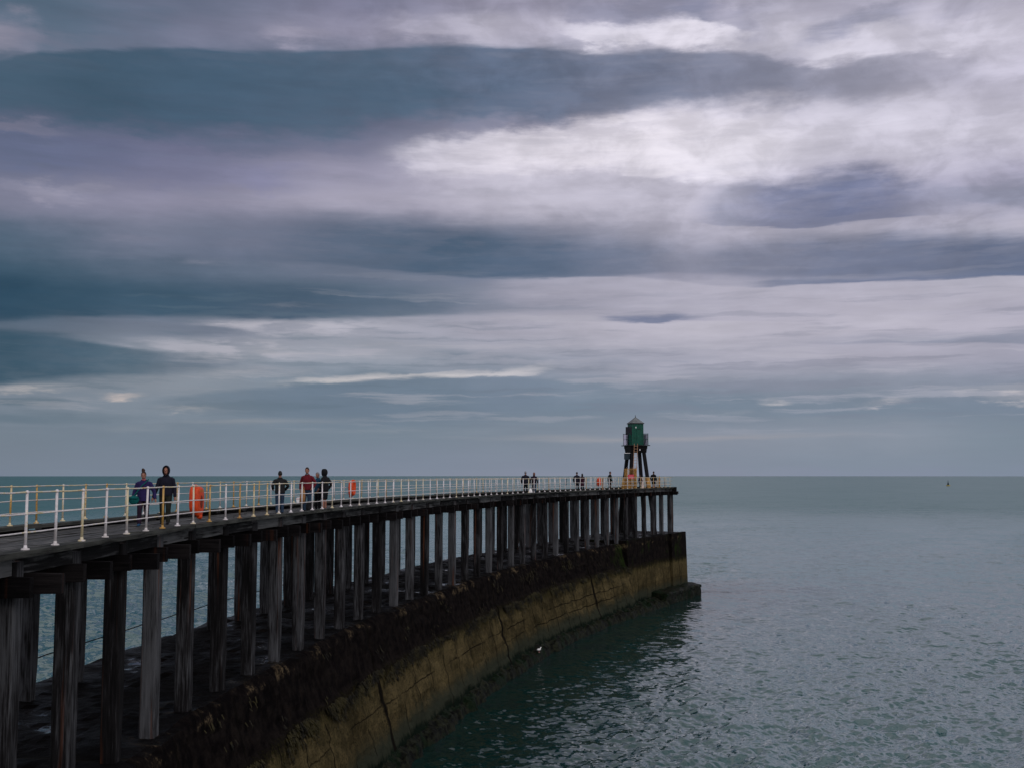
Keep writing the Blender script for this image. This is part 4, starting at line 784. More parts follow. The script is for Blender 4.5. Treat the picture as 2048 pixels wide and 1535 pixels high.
def dense(prof, step):
    out = []
    for (u0, z0), (u1, z1) in zip(prof, prof[1:]):
        k = max(1, int(math.hypot(u1 - u0, z1 - z0) / step))
        out += [(u0 + (u1 - u0) * i / k, z0 + (z1 - z0) * i / k) for i in range(k)]
    return out + [prof[-1]]

SH = s_of_y(103.6)                        # where the squared pier head starts
SE = s_of_y(119.6)
breakwater = empty('breakwater')
tag(breakwater, 'long curved concrete breakwater wall with black upper face and tan lower face under the piles', 'breakwater')
ss = []
v = 6.0
while v < SH + 0.4:
    j = abs((v - JOINT_0 + JOINT_STEP / 2) % JOINT_STEP - JOINT_STEP / 2)
    ss.append(v)
    v += 0.06 if j < 0.4 else 0.24
sweep('wall', M['concrete'], breakwater, ss,
      dense([(-6.6, -1.2), (-6.0, 6.2), (-5.8, 6.55), (-5.2, 6.6), (-4.2, 6.5), (-1.5, 6.36), (0.02, 6.33), (0.22, 6.22), (0.31, 6.0), (0.52, 4.62), (0.60, 4.35), (0.72, 4.22), (1.45, 0.9), (1.9, -1.2)], 0.22), 0.11)
sweep('wall_head', M['concrete'], breakwater, list(np.arange(SH, SE, 0.3)) + [SE],
      dense([(-6.7, -1.2), (-6.3, 6.2), (-6.2, 6.6), (-4.2, 6.62), (-1.5, 6.62), (0.60, 6.62), (0.68, 6.58), (0.70, 6.5), (0.86, 3.3), (0.98, -1.2)], 0.3), 0.035, True, True)
# buttress strip at the corner of the head
b = MB()
sa, sb_ = s_of_y(115.3), SE + 0.02
ring = []
for z in (-1.2, 1.0, 3.5, 6.66):
    k = (6.66 - z) * 0.03
    ring.append([at(sa, -0.55, z), at(sa, -0.92 - k, z), at(sb_, -0.92 - k, z), at(sb_, -0.55, z)])
b.rings(ring)
o = b.build('corner_buttress', M['concrete'], breakwater)
grid_uv(o, [(115.0 + (i % 4 in (2, 3)) * 4, p[2]) for i, p in enumerate(b.v)])
# weed hanging along the ledge and in clumps on the upper face
def seaweed():
    m, T, p = material('hanging_weed')
    co = T.node('ShaderNodeTexCoord').outputs['Object']
    n = T.noise(co, 1.1, 4, 0.6)
    k = T.noise(co, 17.0, 3, 0.6)
    cc = T.mix(T.step(n, 0.42, 0.58), (0.007, 0.006, 0.003), (0.030, 0.025, 0.008))
    cc = T.mix(T.math('MULTIPLY', T.step(k, 0.56, 0.70), 0.7), cc, (0.062, 0.050, 0.027))
    T.put(p.inputs['Base Color'], cc)
    p.inputs['Roughness'].default_value = 0.7
    p.inputs['Specular IOR Level'].default_value = 0.1
    rg = random.Random(77)
    b = MB()
    for i in range(11000):
        s = rg.uniform(24, SH + 1)
        if rg.random() < 0.82:
            z = 4.22 + 0.25 * noise.noise(Vector((s * 0.3, 0, 0))) - abs(rg.gauss(0, 0.30))
        else:
            z = rg.uniform(4.4, 6.0)
            if noise.noise(Vector((s * 0.45, z * 0.8, 4))) < 0.22:
                continue
        if noise.noise(Vector((s * 0.35, z, 9))) < -0.12:
            continue
        u = 0.30 + (6.0 - z) * 0.16 if z > 4.36 else 0.70 + (4.22 - z) * 0.22
        u += rg.uniform(0.03, 0.15)
        L, w = rg.uniform(0.10, 0.34), rg.uniform(0.018, 0.05)
        ds = rg.uniform(-0.08, 0.08)
        a = len(b.v)
        b.v += [at(s - w, -u + 0.05, z), at(s + w, -u + 0.05, z), at(s + w * 0.9 + ds, -u - 0.03, z - L * 0.6), at(s - w * 0.8 + ds, -u - 0.03, z - L * 0.6), at(s + ds * 1.6, -u + 0.01, z - L)]
        b.face(a, a + 3, a + 2, a + 1)
        b.face(a + 3, a + 4, a + 2)
    o = b.build('seaweed', m, breakwater)
    o['kind'] = 'stuff'
seaweed()
# landing step
def landing():
    s_a, s_b = s_of_y(109.6), SE + 0.3
    vs, uv = [], []
    prof = dense([(0.7, 1.30), (2.25, 1.22), (2.46, 1.19), (2.56, 1.08), (2.56, 0.88), (2.42, 0.84), (2.36, -1.2)], 0.2)
    b = MB()
    st = list(np.arange(s_a, s_b, 0.25)) + [s_b]
    for s in st:
        for u, z in prof:
            q = Vector((s * 0.8, u, z))
            d = noise.fractal(q, 0.9, 2, 4) * 0.09
            b.v.append(at(s + d, -u - d, z + d))
            uv.append((s, z))
    n = len(prof)
    for i in range(len(st) - 1):
        for k in range(n - 1):
            a = i * n + k
            b.face(a, a + 1, a + n + 1, a + n)
    base = len(b.v)
    b.v += [at(s_a, -0.7, -1.2), at(s_b, -0.7, -1.2)]
    uv += [(s_a, -1.2), (s_b, -1.2)]
    b.face(*([base] + list(range(n - 1, -1, -1))))
    b.face(*(list(range((len(st) - 1) * n, len(st) * n)) + [base + 1]))
    o = b.build('landing_step', M['weed'], breakwater)
landing()
# weed-covered footing along the waterline
def footing():
    b = MB()
    st = np.arange(20, s_of_y(111), 0.16)
    us = np.linspace(1.1, 3.4, 22)
    for s in st:
        wide = 2.05 + 0.45 * noise.noise(Vector((s * 0.22, 3, 0))) + 0.25 * noise.noise(Vector((s * 0.8, 7, 0)))
        if s > 92: wide += (s - 92) * 0.02
        for u in us:
            q = Vector((s, u, 0.3))
            t = (u - 1.2) / (wide - 1.2)
            h = 0.85 - 0.35 * t - max(0, t - 0.85) * 2.6
            h += noise.fractal(q * 1.1, 0.9, 2, 4) * 0.22 - abs(noise.noise(q * 2.3)) * 0.18 + noise.noise(q * 6) * 0.05
            b.v.append(at(float(s), -float(u), max(-0.9, h)))
    n = len(us)
    for i in range(len(st) - 1):
        for k in range(n - 1):
            a = i * n + k
            b.face(a, a + 1, a + n + 1, a + n)
    b.build('footing', M['weed'], breakwater)
footing()

# ------------------------------------------------------------------ timber walkway on its trestles
walk = empty('timber_walkway')
tag(walk, 'curving dark timber pier walkway standing on rows of square piles above the breakwater', 'pier')

def pile_mesh(seed, h):
    rng = random.Random(seed)
    b = MB()
    rings = []
    ero = rng.random()
    n = 16
    zs = [0, 0.15, 0.3, 0.5, 0.7, 0.9, 1.1, 1.4, 1.8, 2.3, 2.8, 3.3, 3.8, 4.3, h]
    a = 0.197
    for z in zs:
        sc = 1.0
        if ero > 0.45 and z < 1.0:
            sc = 1 - 0.16 * (1 - z) * ero
        ring = []
        ch = 0.045
        pts = [(-a + ch, -a), (-a / 3, -a), (a / 3, -a), (a - ch, -a), (a, -a + ch), (a, -a / 3), (a, a / 3), (a, a - ch), (a - ch, a), (a / 3, a), (-a / 3, a), (-a + ch, a), (-a, a - ch), (-a, a / 3), (-a, -a / 3), (-a, -a + ch)]
        for i, (x, y) in enumerate(pts):
            q = Vector((x * 6 + seed, y * 6, z * 0.8))
            d = noise.noise(q) * 0.012
            if z < 1.2:
                d -= max(0, noise.noise(Vector((x * 9 + seed, y * 9, z * 1.7 + seed)))) * 0.07 * (1.2 - z)
            l = math.hypot(x, y)
            ring.append((x * sc + x / l * d, y * sc + y / l * d, z))
        rings.append(ring)
    b.rings(rings)
    return b
Z_BASE = 6.18
tmp = [pile_mesh(i * 7 + 3, 11.22 - Z_BASE).build('pile', M['pile']) for i in range(7)]
pile_data = [o.data for o in tmp]
tmp2 = [pile_mesh(i * 5 + 60, 11.22 - 6.42).build('pile', M['pile']) for i in range(4)]
left_data = [o.data for o in tmp2]
for o in tmp + tmp2:
    bpy.data.objects.remove(o)
def beam_mesh(seed, length, w, h, axis):
    rng = random.Random(seed)
    b = MB()
    rings = []
    k = 12
    for i in range(k + 1):
        t = -length / 2 + length * i / k
        ring = []
        for (p, q) in ((-w, -h), (0, -h), (w, -h), (w, 0), (w, h), (0, h), (-w, h), (-w, 0)):
            d = noise.noise(Vector((t * 1.3 + seed, p * 4, q * 4))) * 0.014
            e = (1 - 0.05 * rng.random()) if i in (0, k) else 1
            v = (t, (p + d) * e, (q + d) * e) if axis == 'X' else ((p + d) * e, t, (q + d) * e)
            ring.append(v)
        rings.append(ring)
    b.rings(rings)
    return b
def keep(b, name, mat):
    o = b.build(name, mat)
    d = o.data
    bpy.data.objects.remove(o)
    return d
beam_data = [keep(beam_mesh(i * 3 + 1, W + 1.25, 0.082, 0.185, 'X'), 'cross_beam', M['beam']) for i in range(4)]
SPAN = 2.70
str_data = [keep(beam_mesh(i * 4 + 2, SPAN - 0.40, 0.11, 0.165, 'Y'), 'stringer', M['stringer']) for i in range(5)]
def child(name, data, parent, loc, rz):
    o = bpy.data.objects.new(name, data)
    COL.objects.link(o)
    o.parent = parent
    o.location = loc
    o.rotation_euler = (0, 0, rz)
    return o
rng = random.Random(3)
bent_s = []
s = 22.62 - SPAN * 3
while s < S1 - 0.2:
    bent_s.append(s)
    s += SPAN
for k, s in enumerate(bent_s):
    h = heading(s)
    child('pile', pile_data[rng.randrange(7)], walk, at(s, 0.30, Z_BASE), h + rng.choice((0, math.pi / 2, math.pi)) + rng.uniform(-0.04, 0.04))
    child('pile', left_data[rng.randrange(4)], walk, at(s, W + 0.30, 6.42), h + rng.choice((0, math.pi / 2)) + rng.uniform(-0.04, 0.04))
    for d, sh in ((-0.275, rng.uniform(0.08, 0.20)), (0.275, rng.uniform(-0.26, -0.12))):
        child('cross_beam', beam_data[rng.randrange(4)], walk, at(s + d, W / 2 + 0.30 + sh, 10.80 + rng.uniform(-0.02, 0.02)), h)
    if s + SPAN < S1:
        m = s + SPAN / 2
        for off in (0.27, W + 0.30):
            child('stringer', str_data[rng.randrange(5)], walk, at(m, off, 11.152 - 0.01 * rng.random()), heading(m))
# deck boards run along the pier
def strip(b, s0, s1, o0, o1, z0, z1, step=1.0):
    n = max(1, int(round((s1 - s0) / step)))
    rings = []
    for i in range(n + 1):
        s = s0 + (s1 - s0) * i / n
        rings.append([at(s, o0, z0), at(s, o1, z0), at(s, o1, z1), at(s, o0, z1)])
    b.rings(rings)
b = MB()
off = 0.26
while off < W - 0.2:
    s = S0 - rng.random() * 3
    while s < S1:
        e = min(S1, s + rng.uniform(3.0, 5.5))
        dz = rng.uniform(-0.022, 0.012)
        strip(b, s, e - 0.012, off, off + 0.185, 11.11 + dz, Z_DECK + dz)
        s = e
    off += 0.20
b.build('deck', M['plank'], walk)
for o0, o1 in ((-0.13, 0.22), (W - 0.19, W + 0.22)):
    b = MB()
    s = S0
    while s < S1:
        e = min(S1, s + rng.uniform(3.4, 4.6))
        dz = rng.uniform(-0.035, 0.008)
        do = rng.uniform(-0.02, 0.02)
        strip(b, s, e - 0.03, o0 + do, o1 + do, 11.322, Z_RAIL + dz)
        s = e
    b.build('kerb', M['kerb'], walk)
# added dark underlay so the joints between boards do not show daylight
b = MB()
strip(b, S0, S1 - 0.05, 0.17, W - 0.1, 11.03, 11.07)
b.build('daylight_blocker', M['beam'], walk)
# heavy end frame of the walkway
b = MB()
he = heading(S1)
strip(b, S1 + 0.01, S1 + 0.32, -0.32, W + 0.4, 10.95, 11.44, 0.3)
b.build('end_beam', M['beam'], walk)
b = MB()
strip(b, S1 - 0.35, S1 - 0.02, -0.62, W + 0.6, 10.70, 10.98, 0.3)
b.build('end_beam', M['beam'], walk)
for off in (0.30, W / 2, W + 0.30):
    child('pile', left_data[rng.randrange(4)], walk, at(S1 + 0.18, off, 6.42), he)

# ------------------------------------------------------------------ railings
def post_mesh():
    b = MB()
    b.tube([(0, 0, 0.0), (0, 0, 0.03)], [0.078, 0.073], 8)
    b.tube([(0, 0, 0.028), (0, 0, 0.05), (0, 0, 0.09)], [0.048, 0.034, 0.028], 8)
    b.tube([(0, 0, 0.06), (0, 0, 1.03)], [0.0285, 0.0245], 8)
    for z, r in ((0.315, 0.0325), (0.645, 0.0325), (1.03, 0.038)):
        b.ball((0, 0, z), r, 8, 6)
    return b
post_data = keep(post_mesh(), 'post', M['paint'])
for p_ in post_data.polygons:
    p_.use_smooth = True
def railing(label, off, s_a, n, step, wear, seed):
    root = empty('railing')
    tag(root, label, 'railing', 'railings round the walkway')
    rg = random.Random(seed)
    ps = []
    for i in range(n):
        s = s_a + i * step
        o = child('post', post_data, root, at(s, off + rg.uniform(-0.008, 0.008), Z_RAIL), rg.random() * 6)
        o.rotation_euler = (rg.gauss(0, 0.008), rg.gauss(0, 0.008), rg.random() * 6)
        o['wear'] = float(wear[i] if i < len(wear) else wear[-1])
        ps.append(s)
    for z, rr in ((0.315, 0.0145), (0.645, 0.0145), (1.03, 0.0165)):
        b = MB()
        pts = []
        for i in range(n):
            pts.append(at(ps[i], off, Z_RAIL + z + rg.uniform(-0.006, 0.006)))
            if i < n - 1:
                pts.append(at((ps[i] + ps[i + 1]) / 2, off, Z_RAIL + z - 0.004 + rg.uniform(-0.006, 0.004)))
        b.tube(pts, rr, 8)
        o = b.build('rail', M['paint'], root, smooth=True)
        o['wear'] = 0.50 if z > 0.9 else 0.38
    return root
rg = random.Random(21)
STEP = 1.308
S_P1 = s_of_y(19.85)
n_before = 9
wr = [0.3, 0.4, 0.2, 0.5, 0.3, 0.2, 0.4, 0.3, 0.3] + [0.34, 0.16, 0.48, 0.14, 0.58, 0.12, 0.92, 0.14, 0.52, 0.78, 0.26, 0.86, 0.60, 0.72, 0.40, 0.18, 0.24, 0.30, 0.28, 0.45]
while len(wr) < 90:
    t = len(wr) - 9
    wr.append(rg.choice((0.12, 0.2, 0.28, 0.36, 0.5)) if t < 66 else rg.uniform(0.45, 0.8))
nR = int((S1 - 0.3 - (S_P1 - n_before * STEP)) / STEP) + 1
railing('long white railing with some ochre posts along the near, harbour side edge of the walkway', 0.0, S_P1 - n_before * STEP, nR, STEP, wr, 5)
wl = [0.5, 0.5, 0.68, 0.85, 0.46, 0.74, 0.86, 0.5, 0.40, 0.62, 0.70, 0.45, 0.82, 0.6, 0.88, 0.5, 0.72, 0.4]
while len(wl) < 82:
    wl.append(rg.uniform(0.25, 0.8))
wl[-12:] = [0.75] * 12
S_L1 = s_of_y(29.0)
nL = int((S1 - 0.3 - (S_L1 - 2 * 1.36)) / 1.36) + 1
railing('weathered white and ochre railing on the kerb along the far, open sea side', W, S_L1 - 2 * 1.36, nL, 1.36, wl, 6)
# across the far end
root = empty('railing')
tag(root, 'short rusty ochre railing closing off the far end of the walkway', 'railing', 'railings round the walkway')
for i in range(4):
    o = child('post', post_data, root, at(S1 - 0.15, 0.9 + i * 0.9, Z_RAIL - 0.0), 0)
    o['wear'] = 0.9
for z in (0.315, 0.645, 1.03):
    b = MB()
    b.tube([at(S1 - 0.15, 0.0, Z_RAIL + z), at(S1 - 0.15, W, Z_RAIL + z)], 0.016, 8)
    o = b.build('rail', M['paint'], root)
    o['wear'] = 0.7
b = MB()
strip(b, S1 - 0.27, S1 - 0.03, 0.24, W - 0.21, 11.18, Z_RAIL, 0.3)
b.build('kerb', M['kerb'], walk)

# ------------------------------------------------------------------ harbour light tower at the pier end
def light_tower():
    cx, cy = 12.92, 115.05
    root = empty('harbour_light_tower', (cx, cy, 0), R(14.0) )
    tag(root, 'green timber harbour light hut with pointed grey roof on four raking black legs', 'lighthouse')
    # local frame: +X right, -Y faces the viewer's side; square plan
    def sq(h, z):
        return [(-h, -h, z), (h, -h, z), (h, h, z), (-h, h, z)]
    ztop, zdk, zb = 15.15, Z_DECK, 6.5
    ht, hd = 0.64, 1.04
    for sx, sy in ((-1, -1), (1, -1), (1, 1), (-1, 1)):
        def c(z):
            h = hd + (ht - hd) * (z - zdk) / (ztop - zdk)
            return sx * h, sy * h
        b = MB()
        rings = []
        for z in (zb, 8.5, zdk, 12.5, 14.0, ztop + 0.1):
            x, y = c(z)
            a = 0.155
            rings.append([(x - a, y - a, z), (x + a, y - a, z), (x + a, y + a, z), (x - a, y + a, z)])
        b.rings(rings)
        leg = b.build('leg', M['leg'], root)
        b = MB()
        rings = []
        for z in (zdk - 0.05, zdk + 1.28):
            x, y = c(z)
            a = 0.185
            rings.append([(x - a, y - a, z), (x + a, y - a, z), (x + a, y + a, z), (x - a, y + a, z)])
        b.rings(rings)
        b.build('painted_base', M['chalk'] if (sx, sy) == (1, 1) else M['ochre'], leg)
    b = MB()
    b.rings([sq(0.86, 15.02), sq(0.90, 15.42)])
    b.build('timber_ring', M['leg'], root)
    b = MB()
    b.rings([sq(0.93, 15.424), sq(0.95, 15.72)])
    b.build('timber_ring', M['leg'], root)
    b = MB()
    b.rings([sq(1.17, 15.724), sq(1.17, 15.80)])
    plat = b.build('gallery_floor', M['black'], root)
    # hut with boarded walls
    b = MB()
    h = 0.64
    b.rings([sq(h - 0.02, 15.804), sq(h - 0.02, 18.06)])
    n = 9
    for k in range(n):
        x = -h + (2 * h) * (k + 0.5) / n
        w = h / n - 0.008
        for s in (-1, 1):
            b.abox(x - w, x + w, min(s * (h - 0.018), s * h), max(s * (h - 0.018), s * h), 15.81, 18.04)
            b.abox(min(s * (h - 0.018), s * h), max(s * (h - 0.018), s * h), x - w, x + w, 15.81, 18.04)
    hut = b.build('hut', M['green'], root)
    b = MB()
    b.abox(-0.10, 0.42, -h - 0.04, -h - 0.003, 15.86, 17.55)
    door = b.build('door', M['green'], root)
    b = MB()
    b.abox(-0.06, 0.36, -h - 0.075, -h - 0.043, 17.45, 17.50)
    b.build('hinge_bar', M['black'], door)
    b = MB()
    b.rings([sq(0.71, 18.02), sq(0.71, 18.10)])
    b.build('eaves', M['black'], root)
    b = MB()
    b.rings([sq(0.70, 18.10), sq(0.36, 18.42), sq(0.05, 18.72)])
    roof = b.build('roof', M['slate'], root)
    b = MB()
    b.tube([(0, 0, 18.70), (0, 0, 18.78), (0, 0, 18.98)], [0.045, 0.035, 0.012], 8)
    b.ball((0, 0, 18.80), 0.05, 8, 6)
    b.build('finial', M['black'], roof)
    # guard rail of the gallery
    g = 0.99
    b = MB()
    for x, y in ((-g, -g), (g, -g), (g, g), (-g, g)):
        b.tube([(x, y, 15.80), (x, y, 17.02)], 0.035, 6)
    for z in (16.98, 16.4):
        for p, q in (((-g, -g), (-g, g)), ((-g, g), (g, g)), ((g, g), (g, -g)), ((g, -g), (0.3, -g))):
            b.tube([(p[0], p[1], z), (q[0], q[1], z)], 0.022, 6)
    b.build('guard_rail', M['green'], root)
    for x0, x1, y0, y1 in ((-g + 0.05, g - 0.05, g - 0.012, g + 0.012), (g - 0.012, g + 0.012, -g + 0.05, 0.45), (-g - 0.012, -g + 0.012, 0.15, g - 0.05)):
        b = MB()
        b.abox(x0, x1, y0, y1, 15.84, 16.94)
        b.build('windbreak_panel', M['white_sheet'], root)
    # dark panels on the viewer's left
    b = MB()
    b.box((-0.98, -0.60, 17.28), (0.30, -0.10, 0), (0.02, 0.06, 0.01), (0, -0.02, 0.40))
    pn = b.build('solar_panel', M['panel'], root)
    b = MB()
    b.tube([(-0.9, -0.55, 16.95), (-0.5, -0.4, 16.85)], 0.03, 6)
    b.tube([(-0.9, -0.55, 17.60), (-0.5, -0.4, 17.70)], 0.03, 6)
    b.build('bracket', M['black'], pn)
    b = MB()
    b.box((-1.16, -0.62, 14.62), (0.33, 0.05, 0), (0.0, 0.10, 0), (0, 0, 0.31))
    pn = b.build('equipment_box', M['panel_blue'], root)
    b = MB()
    b.box((-1.16, -0.64, 14.955), (0.35, 0.05, 0), (0.0, 0.13, 0), (0, 0, 0.02))
    b.build('lid', M['white'], pn)  # white slab stands in for the highlight along the box top
    b = MB()
    b.tube([(-1.0, -0.55, 14.5), (-0.72, -0.72, 14.5)], 0.04, 6)
    b.build('bracket', M['black'], pn)
    for p in ((-0.22, -h - 0.06, 17.62), (0.10, -0.97, 15.30)):
        b = MB()
        b.ball(p, (0.06, 0.05, 0.09), 8, 6)
        b.tube([(p[0], p[1], p[2]), (p[0], p[1] + 0.14, p[2])], 0.02, 6)
        b.build('lamp', M['white'], root)
    b = MB()
    top = Vector((-0.42, -1.20, 15.80))
    bot = Vector((-0.72, -1.50, 12.0))
    ax = Vector((0.19, 0.02, 0))
    for s in (-1, 1):
        b.tube([bot + ax * s, top + ax * s, top + ax * s + Vector((0, 0, 0.15))], 0.028, 6)
    for k in range(13):
        p = bot.lerp(top, (k + 0.6) / 13)
        b.tube([p - ax, p + ax], 0.018, 6)
    b.build('ladder', M['ladder'], root)
    return root
light_tower()

def guard_cage():
    root = empty('ladder_cage', (12.17, 113.30, Z_DECK), R(14.0))
    tag(root, 'tall yellow barred security cage round the foot of the tower ladder', 'cage')
    hw, hd, H = 0.50, 0.36, 2.15
    b = MB()
    for x, y in ((-hw, -hd), (hw, -hd), (hw, hd), (-hw, hd)):
        b.abox(x - 0.035, x + 0.035, y - 0.035, y + 0.035, 0, H)
    for z in (0.08, 0.75, 1.4, H - 0.04):
        for p, q in (((-hw, -hd), (hw, -hd)), ((hw, -hd), (hw, hd)), ((hw, hd), (-hw, hd)), ((-hw, hd), (-hw, -hd))):
            b.tube([(p[0], p[1], z), (q[0], q[1], z)], 0.028, 6)
    b.build('frame', M['ochre'], root)
    b = MB()
    for k in range(1, 8):
        x = -hw + 2 * hw * k / 8
        if not (3 <= k <= 5):
            b.tube([(x, -hd, 0.05), (x, -hd, H)], 0.022, 6)
        b.tube([(x, hd, 0.05), (x, hd, H)], 0.022, 6)
    for k in range(1, 6):
        y = -hd + 2 * hd * k / 6
        for s in (-1, 1):
            b.tube([(s * hw, y, 0.05), (s * hw, y, H)], 0.022, 6)
    b.build('bars', M['ochre'], root)
    b = MB()
    for z in (0.2, 0.38, 0.56, 0.92, 1.1):
        b.tube([(-hw, -hd - 0.03, z), (hw, -hd - 0.03, z)], 0.02, 6)
    b.build('gate_slats', M['ochre'], root)
    b = MB()
    for k in range(8):
        x = -hw + 2 * hw * k / 7
        b.tube([(x, -hd, H - 0.03), (x * 1.25, -hd - 0.1, H + 0.16)], [0.018, 0.008], 5)
    for k in range(5):
        y = -hd + 2 * hd * k / 4
        b.tube([(hw, y, H - 0.03), (hw + 0.14, y, H + 0.16)], [0.018, 0.008], 5)
    b.build('spikes', M['ladder'], root)
guard_cage()
def warning_sign():
    b = MB()
    b.abox(-0.33, 0.33, -0.012, 0.012, 0, 0.42)
    s = b.build('warning_sign', M['red_sign'], None, loc=(12.16, 112.86, Z_DECK + 1.13))
    s.rotation_euler = (0, 0, R(14.0))
    tag(s, 'red rectangular warning sign fixed on the yellow ladder cage', 'sign')
    b = MB()
    for z, w in ((0.30, 0.22), (0.22, 0.26), (0.12, 0.18)):
        b.abox(-w, w, -0.016, -0.0135, z, z + 0.022)
    b.build('lettering', M['stripe'], s)
warning_sign()

# iron ladder under the walkway end, dropping to the breakwater
b = MB()
p0, p1 = Vector((-0.05, 0, 0)), Vector((0.12, 0.1, 4.4))
for s in (-0.17, 0.17):
    b.tube([p0 + Vector((s, 0, 0)), p1 + Vector((s, 0, 0))], 0.03, 6)
for k in range(15):
    p = p0.lerp(p1, (k + 0.5) / 15)
    b.tube([p + Vector((-0.17, 0, 0)), p + Vector((0.17, 0, 0))], 0.022, 6)
o = b.build('access_ladder', M['black'], None, loc=(12.55, 113.4, 6.60))
tag(o, 'black iron ladder hanging beneath the walkway under the light tower', 'ladder')

# thicker rusty post standing on the end of the deck
b = MB()
b.tube([(0, 0, 0), (0, 0, 1.25), (0, 0, 1.30), (0, 0, 1.42)], [0.10, 0.085, 0.05, 0.02], 10)
b.tube([(0, 0, 0), (0, 0, 0.05)], 0.16, 10)
o = b.build('post', M['ochre'], None, smooth=False, loc=at(S1 - 1.2, 1.1, Z_DECK))
tag(o, 'stout rusty ochre post with pointed cap near the far end railing', 'post')
b = MB()
b.tube([(0, 0, 0), (0, 0, 1.20), (0, 0, 1.24)], [0.075, 0.07, 0.03], 8)
b.tube([(0, 0, 0), (0, 0, 0.04)], 0.12, 8)
sp = s_of_y(109.4)
o = b.build('post', M['ladder'], None, loc=at(sp, W - 0.35, Z_DECK))
tag(o, 'slim rust brown post just left of the farthest orange lifebuoy housing', 'post')
# dark tube strapped to a harbour side post
b = MB()
b.tube([(0, 0, 0), (0, 0, 0.02), (0, 0, 0.60), (0, 0, 0.63)], [0.05, 0.065, 0.065, 0.05], 10)
for z in (0.12, 0.46):
    b.tube([(0, 0, z), (0, 0, z + 0.05)], 0.071, 10)
o = b.build('tube', M['panel_blue'], None, loc=at(s_of_y(90.5), 0.10, Z_RAIL + 0.44))
tag(o, 'short dark tube strapped upright to a white railing post', 'tube')

# ------------------------------------------------------------------ lifebuoy housings
def lifebuoy(label, s, off, face_in):
    """orange housing: dished disc, taller than wide, ring moulding, grab hole, tail lip"""
    root = empty('lifebuoy_housing', at(s, off, Z_RAIL + 0.17), heading(s) + (R(90) if face_in > 0 else R(-90)))
    root.scale = (0.92, 0.92, 0.92)
    tag(root, label, 'lifebuoy', 'orange lifebuoy housings on the railings')
    n = 40
    def ringat(y, k_, dz=0.0):
        out = []
        for k in range(n):
            t = 2 * math.pi * k / n
            cx_, cz_ = math.cos(t), math.sin(t)
            x = 0.315 * math.copysign(abs(cx_) ** 0.62, cx_)
            z = 0.47 * math.copysign(abs(cz_) ** 0.70, cz_)
            if cz_ < 0: x *= 1 - 0.22 * cz_ ** 2
            out.append((x * k_, y, 0.50 + dz + z * (1 - (1 - k_) * 0.75)))
        return out
    # two moulded halves with a deep seam: front half (-Y) dished with a raised ring, back half (+Y) with a shade-coloured grab recess
    b = MB()
    b.rings([ringat(-0.07, 0.05), ringat(-0.07, 0.34), ringat(-0.115, 0.50), ringat(-0.147, 0.66), ringat(-0.150, 0.80), ringat(-0.13, 0.93), ringat(-0.085, 1.0), ringat(-0.045, 1.0), ringat(-0.022, 0.96), ringat(-0.012, 0.86), ringat(0.012, 0.86)], cap=True)
    b.build('front_shell', M['orange'], root, smooth=True)
    b = MB()
    b.rings([ringat(0.013, 0.84, -0.04), ringat(0.022, 0.95, -0.05), ringat(0.045, 1.0, -0.06), ringat(0.085, 1.0, -0.06), ringat(0.13, 0.92, -0.06), ringat(0.147, 0.76, -0.06), ringat(0.150, 0.40, -0.06), ringat(0.150, 0.05, -0.06)])
    b.build('back_shell', M['orange'], root, smooth=True)
    b = MB()
    rr = []
    for y, k_ in ((0.140, 1.0), (0.156, 1.0), (0.156, 0.85), (0.151, 0.4)):
        rr.append([(0.10 * k_ * math.cos(2 * math.pi * k / 16), y, 0.44 + 0.20 * k_ * math.sin(2 * math.pi * k / 16)) for k in range(16)])
    b.rings(rr)
    b.build('grab_recess', M['orange_dark'], root)
    b = MB()
    for x in (-0.12, -0.06, 0.06, 0.12):
        b.tube([(x, 0.146, 0.74), (x, 0.146, 0.81)], 0.012, 6)
    b.build('fittings', M['ochre'], root)
    b = MB()
    b.tube([(0, 0.09, 0.03), (0, 0.10, -0.05), (0, 0.09, -0.085)], [0.10, 0.085, 0.05], 10)
    b.build('tail_lip', M['orange'], root, smooth=True)
    return root
lifebuoy('large orange lifebuoy housing inside the near railing, right of the couple holding hands', s_of_y(31.4), 0.30, -1)
lifebuoy('orange lifebuoy housing on the seaward railing, right of the three people standing together', s_of_y(59.2), W - 0.25, 1)
lifebuoy('small distant orange lifebuoy housing on the seaward railing near the tower', s_of_y(108.7), W - 0.25, 1)

# ------------------------------------------------------------------ people
def cloth(name, col, var=0.22):
    return plain(name, col, 0.85, var, 7, bump=0.15)
CL = {k: cloth('cloth_' + k, tuple(0.78 * v for v in c)) for k, c in dict(
    purple=(0.022, 0.014, 0.085), plum=(0.020, 0.008, 0.022), navy=(0.008, 0.008, 0.020), charcoal=(0.012, 0.012, 0.014),
    olive=(0.016, 0.017, 0.012), black=(0.006, 0.006, 0.009), jeans=(0.022, 0.045, 0.085), red=(0.135, 0.007, 0.016),
    blue=(0.012, 0.060, 0.115), teal=(0.0, 0.10, 0.10), maroon=(0.040, 0.006, 0.018), brown=(0.10, 0.045, 0.03),
    green=(0.012, 0.016, 0.011), grey=(0.12, 0.12, 0.14), shoe_blue=(0.012, 0.07, 0.15), pink=(0.4, 0.10, 0.13), white=(0.6, 0.56, 0.60)).items()}
HAIR = {k: plain('hair_' + k, c, 0.6, 0.3, 30) for k, c in dict(brown=(0.030, 0.014, 0.010), dark=(0.010, 0.008, 0.008), grey=(0.16, 0.15, 0.16), auburn=(0.14, 0.05, 0.03)).items()}

